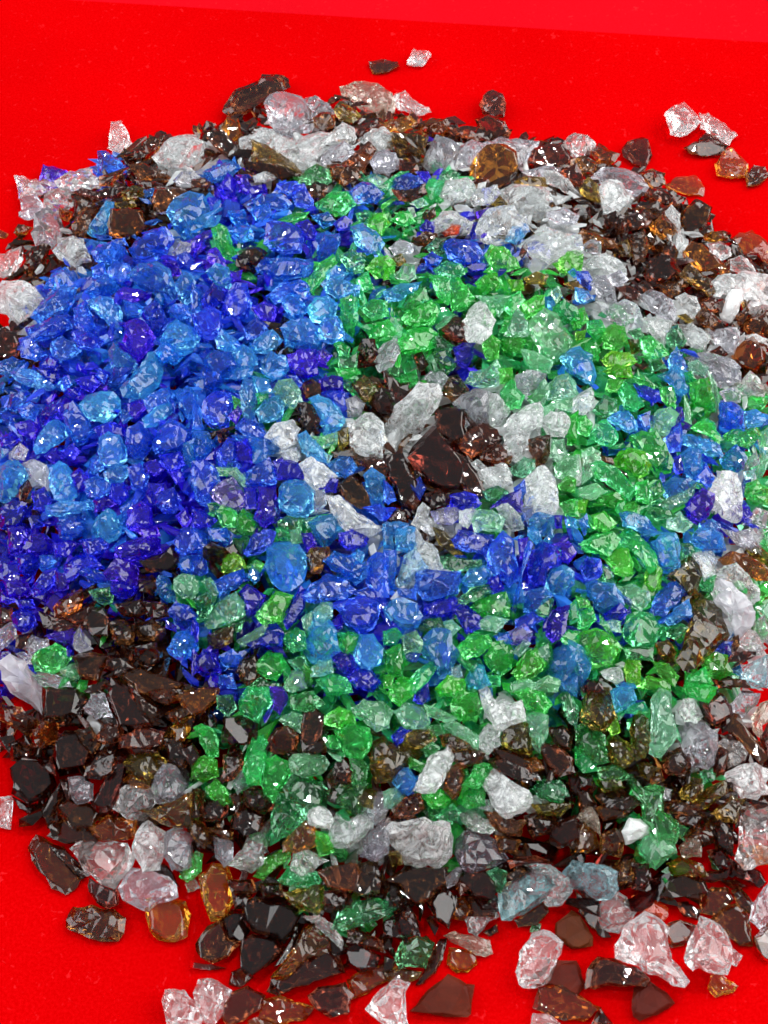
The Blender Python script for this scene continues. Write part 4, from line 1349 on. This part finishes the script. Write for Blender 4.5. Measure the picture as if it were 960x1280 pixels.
def parse():
    out = []; ox = oy = 0
    for ln in DATA.strip().splitlines():
        if ln.startswith('#'):
            ox, oy = map(int, ln[1:].split()); continue
        f = ln.split()
        if len(f) < 4: continue
        pts = [(ox + 2.5 * float(a), oy + 2.5 * float(b)) for a, b in (q.split(',') for q in f[1:])]
        A = sum(pts[i][0] * pts[(i + 1) % len(pts)][1] - pts[(i + 1) % len(pts)][0] * pts[i][1] for i in range(len(pts))) / 2
        if A < 0: pts.reverse(); A = -A
        if A < 30: continue
        cx = cy = 0
        for i in range(len(pts)):
            x0, y0 = pts[i]; x1, y1 = pts[(i + 1) % len(pts)]
            c = x0 * y1 - x1 * y0
            cx += (x0 + x1) * c; cy += (y0 + y1) * c
        cx /= 6 * A; cy /= 6 * A
        sxx = sum((x - cx) ** 2 for x, y in pts); syy = sum((y - cy) ** 2 for x, y in pts); sxy = sum((x - cx) * (y - cy) for x, y in pts)
        disc = math.sqrt(max(((sxx - syy) / 2) ** 2 + sxy ** 2, 0)); mean = (sxx + syy) / 2
        asp = math.sqrt((mean + disc) / max(mean - disc, 1e-6))
        wid = math.sqrt(A / max(asp, 1)) * 1.05
        out.append(dict(code=f[0], pts=pts, c=(cx, cy), area=A, asp=asp, wid=wid, ang=0.5 * math.atan2(2 * sxy, sxx - syy)))
    return out
CHIPS = parse()

def outline_points(ch, rnd):
    """the chip's outline, inflated a little, with long sides broken by an extra slightly moved point"""
    cx, cy = ch['c']; pts = ch['pts']; g = 1.12 if ch['area'] < 700 else 1.07 if ch['area'] < 2500 else 1.03
    res = []
    n = len(pts)
    for i in range(n):
        x0, y0 = pts[i]; x1, y1 = pts[(i + 1) % n]
        res.append((x0, y0))
        l = math.hypot(x1 - x0, y1 - y0)
        if l > 0.55 * ch['wid'] and l > 9:
            k = rnd.uniform(0.35, 0.65); b = rnd.uniform(-0.05, 0.035) * l
            res.append((x0 + (x1 - x0) * k + (y1 - y0) / l * b, y0 + (y1 - y0) * k - (x1 - x0) / l * b))
    return [(cx + (x - cx) * g, cy + (y - cy) * g) for x, y in res]

def chip_mesh(ch, seed):
    rnd = random.Random(seed)
    code = ch['code']; cx, cy = ch['c']
    t, p = hit_heap(cx, cy)
    d = ray(cx, cy)
    onground = H(p.x, p.y) < 0.004
    pts = outline_points(ch, rnd)
    s = t / FPX
    w = min(ch['wid'] * s, 0.014)
    flat = code in 'adni' and (ch['area'] > 900 or onground)
    plate = onground and code in 'adi'
    tc = -d
    up = Vector((0, 0, 1))
    if onground: nrm = (tc * 0.25 + up).normalized()
    else:
        jit = Vector((rnd.gauss(0, 1), rnd.gauss(0, 1), rnd.gauss(0, 1))) * (0.1 if flat and ch['area'] > 1200 else 0.2 if flat else 0.3)
        nrm = (tc * 0.8 + up * 0.5 + jit).normalized()
        if nrm.dot(tc) < 0.65: nrm = (nrm + tc).normalized()
    hf = w * (rnd.uniform(0.12, 0.2) if plate else rnd.uniform(0.2, 0.34) if flat else rnd.uniform(0.26, 0.45))
    hb = w * (rnd.uniform(0.12, 0.2) if plate else rnd.uniform(0.3, 0.5))
    sf = rnd.uniform(0.74, 0.9) if flat else rnd.uniform(0.5, 0.76)
    jm = [rnd.uniform(-0.1, 0.1) for _ in pts]
    jf = [(rnd.uniform(-0.1, 0.1), rnd.uniform(-0.1, 0.1)) for _ in pts]
    jb = [(rnd.uniform(-0.12, 0.12), rnd.uniform(-0.12, 0.12)) for _ in pts]
    gq = 0.12 if flat and ch['area'] > 1200 else 0.35
    gx, gy = rnd.uniform(-gq, gq), rnd.uniform(-gq, gq)
    peak = rnd.random() < (0.15 if flat else 0.55)
    px_, py_ = rnd.uniform(-0.25, 0.25), rnd.uniform(-0.25, 0.25)
    hp = rnd.uniform(1.15, 1.7)

    def build(t):
        c = CAM + d * t
        mid = []
        for (x, y) in pts:
            r = ray(x, y)
            k = (c - CAM).dot(nrm) / r.dot(nrm)
            mid.append(CAM + r * k)
        ctr = sum(mid, Vector()) / len(mid)
        rx = RGT; ry = UPV
        verts = []
        front = []; back = []
        for i, q in enumerate(mid):
            o = q - ctr
            m = q + tc * (jm[i] * w)
            u = sf + jf[i][0]
            v = o * u
            f = ctr + v + tc * (hf * (1 + jf[i][1] * (0.2 if flat else 1.0)) + v.dot(rx) * gx + v.dot(ry) * gy)
            vb = o * (0.62 + jb[i][0])
            b = ctr + vb - tc * (hb * (1 + jb[i][1]))
            verts.append(m); front.append(f); back.append(b)
        top = ctr + RGT * (px_ * w) + UPV * (py_ * w) + tc * (hf * hp)
        bot = ctr - tc * (hb * 1.2)
        return verts, front, back, top, bot
    if code == 'f': t -= 0.0014
    for _ in range(6):
        v, f, b, top, bot = build(t)
        mz = min(q.z for q in v + f + b + [bot])
        if onground:
            dz = mz
            if abs(dz) < 1e-5: break
            t += dz / -d.z
        else:
            if mz >= 0: break
            t += mz / -d.z
    if onground:
        t += 0.00005
    bm = bmesh.new()
    org = Vector((sum(q.x for q in v) / len(v), sum(q.y for q in v) / len(v), min(q.z for q in v + f + b + [bot])))
    V = [bm.verts.new(q - org) for q in v]; F = [bm.verts.new(q - org) for q in f]; B = [bm.verts.new(q - org) for q in b]
    n = len(V)
    for i in range(n):
        j = (i + 1) % n
        if rnd.random() < 0.5:
            bm.faces.new((V[i], V[j], F[j])); bm.faces.new((V[i], F[j], F[i]))
        else:
            bm.faces.new((V[i], V[j], F[i])); bm.faces.new((V[j], F[j], F[i]))
        bm.faces.new((V[j], V[i], B[i], B[j]))
    if peak:
        T = bm.verts.new(top - org)
        for i in range(n): bm.faces.new((F[i], F[(i + 1) % n], T))
    else:
        bm.faces.new(F)
    Bv = bm.verts.new(bot - org)
    for i in range(n): bm.faces.new((B[(i + 1) % n], B[i], Bv))
    bmesh.ops.recalc_face_normals(bm, faces=bm.faces)
    # broken glass: the skin is split into small flat facets, each corner a little off
    cap = set()
    if flat:
        cap = {q for q in bm.faces if len(q.verts) > 4}
    else:
        bmesh.ops.triangulate(bm, faces=[q for q in bm.faces if len(q.verts) > 4])
    crumple = {'c': 0.045, 'f': 0.05, 'q': 0.04, 'v': 0.03, 't': 0.03, 'u': 0.03}.get(code, 0.036)
    if flat: crumple = 0.03
    for lvl in range(2 if ch['area'] > 500 else 1):
        lim = w * (0.42 if lvl == 0 else 0.3)
        es = [e for e in bm.edges if e.calc_length() > lim and not any(q in cap for q in e.link_faces)]
        if not es: break
        old = set(bm.verts)
        bmesh.ops.subdivide_edges(bm, edges=es, cuts=1)
        bmesh.ops.triangulate(bm, faces=[q for q in bm.faces if q not in cap and len(q.verts) > 3])
        am = w * crumple / (1 + 0.5 * lvl)
        for q in bm.verts:
            if q not in old:
                q.co += Vector((rnd.uniform(-1, 1), rnd.uniform(-1, 1), rnd.uniform(-1, 1))) * am
        for q in bm.verts:
            if q.co.z < 0: q.co.z = 0.0
    if flat:
        ce = [e for q in cap if q.is_valid for e in q.edges]
        bmesh.ops.bevel(bm, geom=ce, offset=w * 0.03, offset_type='OFFSET', segments=1, affect='EDGES', clamp_overlap=True)
    bmesh.ops.triangulate(bm, faces=[q for q in bm.faces if len(q.verts) > 4])
    me = bpy.data.meshes.new(KIND[code])
    bm.to_mesh(me); bm.free()
    return me, org

# ------------------------------------------------------------------ what each chip is called
GROUPS = {'cobalt_glass_chip': 'deep cobalt blue glass chips', 'blue_glass_chip': 'mid and sky blue glass chips', 'green_glass_chip': 'green glass chips',
          'clear_glass_chip': 'clear and grey glass chips', 'amber_glass_chip': 'amber and olive glass chips', 'brown_glass_chip': 'brown glass chips', 'white_chip': 'opaque white chips'}
COLOUR = {'k': 'cobalt', 'h': 'pale violet', 'b': 'royal blue', 's': 'sky blue', 'g': 'green', 'e': 'bottle green', 'm': 'mint', 'l': 'lime green', 'c': 'clear', 'v': 'grey clear', 't': 'aqua',
          'u': 'milky', 'f': 'frosted', 'x': 'lilac grey', 'q': 'tan', 'a': 'amber', 'o': 'olive', 'r': 'red orange', 'd': 'brown', 'i': 'dull brown', 'n': 'dark brown', 'w': 'white'}
# conspicuous chips: where they lie in the frame, a short name, what to add to it for their own label
MARKS = [
    (515, 520, 'long icy clear chunk', 'leaning over the dark brown eye of the swirl'),
    (550, 580, 'broad dark eye shard', 'with a white glint at the dark centre of the swirl'),
    (357, 707, 'hollow sky blue chip', 'glass with pale rims, by a small amber brown chip'),
    (727, 458, 'vivid blue lump', 'of glass alone among green and mint chips'),
    (675, 420, 'big pale mint block', 'of glass touching the vivid blue lump'),
    (875, 795, 'tall speckled olive wedge', 'of brown glass beside the long milky chunk'),
    (915, 770, 'long milky clear chunk', 'of glass at the right rim, beside the speckled wedge'),
    (910, 620, 'upright clear block', 'of glass beside a deep violet blue chip at the right'),
    (788, 580, 'vivid round lime chip', 'of glass with dark ripples among mid green chips'),
    (125, 508, 'glossy oval sky chip', 'of pale blue glass with two white glints'),
    (28, 855, 'slanted milky grey slab', 'of glass on the left rim by two green chips'),
    (65, 823, 'knobbly bright green chip', 'of glass beside the slanted milky grey slab'),
    (87, 755, 'golden amber chip', 'of glass lying between blue and dark brown glass'),
    (522, 1055, 'broad white clear chunk', 'of glass on dark brown shards above the near red paper'),
    (635, 995, 'domed clear chunk', 'of glass on brown shards, beside a green piece'),
    (545, 962, 'pale clear blade', 'of glass standing next to a small sky blue chip'),
    (655, 1120, 'pale aqua slab', 'of glass on the near edge of the heap'),
    (672, 1200, 'frosted clear brick', 'of glass standing on bare red paper by a flat brown shard'),
    (800, 1185, 'clear tooth shaped chunk', 'of rippled glass on the red paper'),
    (885, 1190, 'clear pyramid chip', 'of glass on the red paper near the bottom right'),
    (560, 1248, 'flat brick brown shard', 'of dull glass lying alone on the red paper'),
    (120, 1153, 'lone brown nugget', 'of glossy glass on the red paper at the bottom left'),
    (210, 1147, 'round amber chip', 'of glass leaning on a lilac clear lump over red paper'),
    (185, 1112, 'lilac clear lump', 'of rounded glass with a red glow, behind the round amber chip'),
    (188, 1057, 'bright white clear chip', 'of glass on the large clear shard by the near left edge'),
    (125, 1077, 'large pointed clear shard', 'of glass with a pinkish tone at the lower left rim'),
    (325, 1192, 'great dark flat shard', 'of brown glass with a wide dull face, lower left'),
    (385, 1215, 'glossy dark wedge', 'of brown glass with a curved white glint'),
    (455, 1142, 'jagged green blade', 'of glass lying across dark brown shards'),
    (380, 1080, 'wedge of crumpled clear glass', 'between two green chips'),
    (630, 890, 'frosty white chunk', 'of glass standing above an olive block'),
    (747, 887, 'dark olive arrowhead', 'of glass pointing up among green chips'),
    (872, 932, 'rounded grey clear chunk', 'of glass in the brown rim at the right'),
    (935, 977, 'white clear nugget', 'of glass near the right edge, over a yellow olive chip'),
    (945, 1042, 'tall pink clear chunk', 'of glass at the right edge over brown shards'),
    (797, 1040, 'opaque white fragment', 'crossed by a thin brown line, beside dark brown glass'),
    (238, 268, 'big sky blue lump', 'of glass just under the far brown rim'),
    (226, 190, 'large round clear chip', 'of glass on the far rim over red paper'),
    (320, 120, 'jagged dark brown bar', 'of glass on the red paper at the far edge'),
    (360, 145, 'large pinkish clear slab', 'of glass on the far rim beside the jagged bar'),
    (620, 205, 'big amber block', 'of glass with a dark edge on the far rim'),
    (617, 131, 'blackish far nugget', 'of brown glass perched on the far rim'),
    (853, 150, 'pale square clear chip', 'of glass lying alone on far red paper'),
    (913, 372, 'white bar fragment', 'with a thin crack, on the right rim'),
    (827, 338, 'flat dark plate', 'of brown glass on the far right rim'),
    (876, 324, 'golden brown plate', 'of glass on the right rim near frosted lumps'),
    (20, 375, 'bright clear nugget', 'of glass at the left edge on blue chips'),
    (157, 280, 'square amber plate', 'of glass above the field of blue chips'),
    (57, 287, 'pinkish clear lump', 'of glass at the far left over red paper'),
    (172, 420, 'dark cobalt shard', 'of glass with a crossing crease in the blue field'),
    (372, 625, 'rounded sky block', 'of blue glass beside a violet blue pillar'),
    (335, 632, 'violet blue pillar', 'of glass with two bright dots, beside a sky blue block'),
    (417, 517, 'glossy blue oval chip', 'of glass next to a round dark brown bead'),
    (437, 395, 'upright green stick', 'of glass where the blue field meets the green'),
    (576, 367, 'green triangular chip', 'of glass next to a vivid green chip with white glints'),
    (598, 405, 'crumpled white clear chip', 'of glass beside a small dark brown one'),
    (580, 320, 'royal blue rock', 'of glass alone at the top of the green field'),
    (628, 700, 'tall rimmed blue chip', 'of glass with a violet core and pale rim'),
    (647, 725, 'thin upright blue splinter', 'of glass seen edge on'),
    (547, 732, 'wide blue slab', 'of glass above dark violet chips'),
    (505, 765, 'round sky blue disc', 'of glass to the left of two dark violet chips'),
    (548, 815, 'tapering sky blue lump', 'of knobbly glass in the lower green band'),
    (675, 615, 'pointed mint white chip', 'of glass above a blue and a violet chip'),
    (320, 880, 'pale green hexagon', 'of glass beside an upright violet blue sliver'),
    (440, 925, 'vivid green star chip', 'of glass beside a pale sparkling mint chip'),
    (322, 952, 'pale green stick', 'of glass standing among brown shards'),
    (50, 687, 'vivid ultramarine chip', 'of glass at the left edge of the blue field'),
    (172, 690, 'long violet slab', 'of cobalt glass at the foot of the blue field'),
    (403, 805, 'peaked pale blue chip', 'of glass over a small mint one'),
    (458, 812, 'glinting sky blue chip', 'of glass above a violet blue wedge'),
    (800, 735, 'bright blue cube', 'of glass in the green field at the right'),
    (790, 790, 'ribbed green nugget', 'of vivid glass right of the lower blue band'),
]
def inside(p, pts):
    r = False
    for i in range(len(pts)):
        (x0, y0), (x1, y1) = pts[i], pts[i - 1]
        if (y0 > p[1]) != (y1 > p[1]) and p[0] < (x1 - x0) * (p[1] - y0) / (y1 - y0) + x0: r = not r
    return r
LM = []
for (mx, my, short, more) in MARKS:
    free = [c for c in CHIPS if 'label' not in c]
    cand = [c for c in free if inside((mx, my), c['pts'])]
    c = max(cand, key=lambda q: q['area']) if cand else min(free, key=lambda q: math.dist(q['c'], (mx, my)))
    c['label'] = short + ' ' + more if more.startswith(('of', 'with', 'crossed')) else short + ', ' + more
    LM.append((c, short))
def size_word(a): return 'tiny' if a < 260 else 'small' if a < 600 else 'medium' if a < 1250 else 'large' if a < 2600 else 'huge'
def shape_word(c):
    n = len(c['pts'])
    if c['asp'] > 2.1: return 'sliver' if c['wid'] < 17 else 'bar'
    if n <= 4: return 'wedge'
    if c['asp'] > 1.5: return 'oblong'
    return 'chip' if n <= 6 else 'lump'
WAY = ['right of', 'lower right of', 'below', 'lower left of', 'left of', 'upper left of', 'above', 'upper right of']
ORD = ['', 'second', 'third', 'fourth', 'fifth', 'sixth', 'seventh', 'eighth', 'ninth', 'tenth', 'eleventh', 'twelfth']
seats = {}
for c in CHIPS:
    if 'label' in c: continue
    mk, short = min(LM, key=lambda q: math.dist(q[0]['c'], c['c']))
    dx, dy = c['c'][0] - mk['c'][0], c['c'][1] - mk['c'][1]
    way = WAY[int(round(math.atan2(dy, dx) / (math.pi / 4))) % 8]
    seats.setdefault((f"{size_word(c['area'])} {COLOUR[c['code']]} {shape_word(c)}", way, short), []).append((math.hypot(dx, dy), c))
for (what, way, short), v in seats.items():
    v.sort(key=lambda q: q[0])
    for k, (dist, c) in enumerate(v):
        out = ' ' if len((what + way + short).split()) > 12 else ' out '
        near = 'close ' if k == 0 and dist < 45 else ''
        c['label'] = f"{what}, {ORD[k] + out if k else near}{way} the {short}"


for i, ch in enumerate(CHIPS):
    me, org = chip_mesh(ch, 1000 + i)
    on_paper = H(*project_ground(ch['c'])) < 0.018
    me.materials.append(MAT['p' if ch['code'] == 'c' and on_paper else ch['code']])
    o = bpy.data.objects.new(KIND[ch['code']], me)
    COL.objects.link(o)
    o.location = org
    o['label'] = ch['label']
    o['category'] = 'ceramic chip' if ch['code'] == 'w' else 'glass chip'
    o['group'] = GROUPS[KIND[ch['code']]]

# ------------------------------------------------------------------ the countless small fragments the heap is made of
cen = np.array([c['c'] for c in CHIPS]); codes = [c['code'] for c in CHIPS]
# the pale icy arcs of the swirl run on under the bigger chips
for arc in ([(332, 528), (362, 568), (398, 600), (432, 640), (482, 665), (532, 692)], [(600, 480), (650, 505), (690, 530), (672, 580), (690, 640)], [(720, 340), (790, 385), (850, 410), (900, 440)]):
    for (x0, y0), (x1, y1) in zip(arc, arc[1:]):
        for off in (-9, 0, 9):
            for k in range(5):
                cen = np.vstack([cen, [[x0 + (x1 - x0) * k / 5 + off, y0 + (y1 - y0) * k / 5 + off * 0.3]]]); codes.append('c')
FILL = {'k': 'cobalt_glass_rubble', 'b': 'blue_glass_rubble', 'g': 'green_glass_rubble', 'c': 'clear_glass_rubble', 'n': 'brown_glass_rubble'}
def fill_code(code):
    return {'cobalt_glass_chip': 'k', 'blue_glass_chip': 'b', 'green_glass_chip': 'g', 'clear_glass_chip': 'c', 'amber_glass_chip': 'n', 'brown_glass_chip': 'n', 'white_chip': 'c'}[KIND[code]]
rnd = random.Random(7)
PROT = []
for k in range(40):
    bm = bmesh.new()
    ax = (rnd.uniform(0.8, 1.5), rnd.uniform(0.6, 1.0), rnd.uniform(0.5, 0.9)) if k < 20 else (rnd.uniform(1.5, 2.4), rnd.uniform(0.45, 0.8), rnd.uniform(0.3, 0.6))
    for _ in range(11):
        v = Vector((rnd.gauss(0, 1), rnd.gauss(0, 1), rnd.gauss(0, 1))).normalized() * rnd.uniform(0.75, 1.1)
        bm.verts.new((v.x * ax[0], v.y * ax[1], v.z * ax[2]))
    r = bmesh.ops.convex_hull(bm, input=bm.verts)
    bmesh.ops.delete(bm, geom=[e for e in r['geom_interior'] if isinstance(e, bmesh.types.BMVert)], context='VERTS')
    bmesh.ops.recalc_face_normals(bm, faces=bm.faces)
    bm.verts.index_update()
    PROT.append(([v.co.copy() for v in bm.verts], [[v.index for v in f.verts] for f in bm.faces]))
    bm.free()
pool = {k: ([], []) for k in FILL}
for layer in range(-1, 4):
    SP = 0.0058 if layer >= 0 else 0.0052
    y = BY.min()
    while y < BY.max():
        x = BX.min()
        while x < BX.max():
            qx = x + rnd.uniform(-0.45, 0.45) * SP; qy = y + rnd.uniform(-0.45, 0.45) * SP
            h = H(qx, qy)
            rad = rnd.uniform(0.0030, 0.0046) if layer >= 0 else rnd.uniform(0.0014, 0.0026)
            z = h - 0.0022 + rnd.uniform(-0.001, 0.0012) if layer < 0 else h - 0.0050 - layer * 0.0066 + rnd.uniform(-0.0012, 0.0010)
            if h > 0.003 and z > -0.0015:
                px, py = project(Vector((qx, qy, h)))
                if -60 < px < 1020 and py < 1340:
                    k = int(np.argmin((cen[:, 0] - px - rnd.gauss(0, 12)) ** 2 + (cen[:, 1] - py - rnd.gauss(0, 12)) ** 2))
                    fc = fill_code(codes[k])
                    if fc == 'c' and h < 0.016: x += SP; continue
                    vs, fs = pool[fc]
                    pv, pf = PROT[rnd.randrange(20, 40) if layer < 0 else rnd.randrange(30)]
                    M = Matrix.Rotation(rnd.uniform(0, 6.28), 3, 'Z') @ Matrix.Rotation(rnd.uniform(-0.7, 0.7), 3, 'X')
                    b0 = len(vs)
                    vs.extend((M @ (q * rad)) + Vector((qx, qy, max(z, rad * 0.95))) for q in pv)
                    fs.extend([b0 + a for a in f] for f in pf)
            x += SP
        y += SP
for k, (vs, fs) in pool.items():
    me = bpy.data.meshes.new(FILL[k]); me.from_pydata(vs, [], fs); me.update()
    me.materials.append(MATF[k])
    o = bpy.data.objects.new(FILL[k], me); COL.objects.link(o)
    o['kind'] = 'stuff'

# ------------------------------------------------------------------ light: a dim pale room, a broad window, an added fill panel and two lamps
w = bpy.data.worlds.new('World'); S.world = w; w.use_nodes = True
wn = w.node_tree.nodes; wl = w.node_tree.links
bg = wn['Background']; bg.inputs[1].default_value = 0.95
wt = wn.new('ShaderNodeTexCoord'); ws = wn.new('ShaderNodeSeparateXYZ'); wl.new(wt.outputs['Generated'], ws.inputs[0])
wr = wn.new('ShaderNodeValToRGB')                             # floor and furniture dark, walls mid, ceiling pale
wr.color_ramp.elements[0].position = 0.0; wr.color_ramp.elements[0].color = (0.15, 0.15, 0.16, 1)
wr.color_ramp.elements[1].position = 1.0; wr.color_ramp.elements[1].color = (0.50, 0.51, 0.53, 1)
e = wr.color_ramp.elements.new(0.45); e.color = (0.42, 0.43, 0.45, 1)
wl.new(ws.outputs['Z'], wr.inputs[0]); wl.new(wr.outputs[0], bg.inputs[0])
def lamp(name, loc, size, power, col=(1, 1, 1), aim=(0, 0, 0)):
    l = bpy.data.lights.new(name, 'AREA'); l.shape = 'RECTANGLE'; l.size, l.size_y = size; l.energy = power; l.color = col
    o = bpy.data.objects.new(name, l); COL.objects.link(o); o.location = loc
    o.rotation_euler = (Vector(aim) - Vector(loc)).to_track_quat('-Z', 'Y').to_euler()
lamp('window_light', (1.7, 0.5, 1.25), (2.4, 2.2), 96, (1.0, 0.99, 0.97))
lamp('left_fill_light', (-1.8, 0.1, 1.2), (2.2, 2.0), 56, (0.96, 0.98, 1.0))  # unseen fill panel, added on the left for more soft light on the glass
lamp('ceiling_lamp', (0.28, 0.55, 1.6), (0.16, 0.06), 11)
lamp('small_ceiling_lamp', (-0.3, -0.1, 1.7), (0.10, 0.08), 8)
S.view_settings.view_transform = 'Standard'; S.view_settings.look = 'None'
S.view_settings.exposure = 0.0; S.view_settings.gamma = 1.0
c = S.cycles
c.max_bounces = 20; c.transmission_bounces = 18; c.glossy_bounces = 8; c.diffuse_bounces = 5; c.transparent_max_bounces = 8
c.caustics_reflective = False; c.caustics_refractive = True; c.blur_glossy = 0.3
c.sample_clamp_indirect = 8
c.use_denoising = True
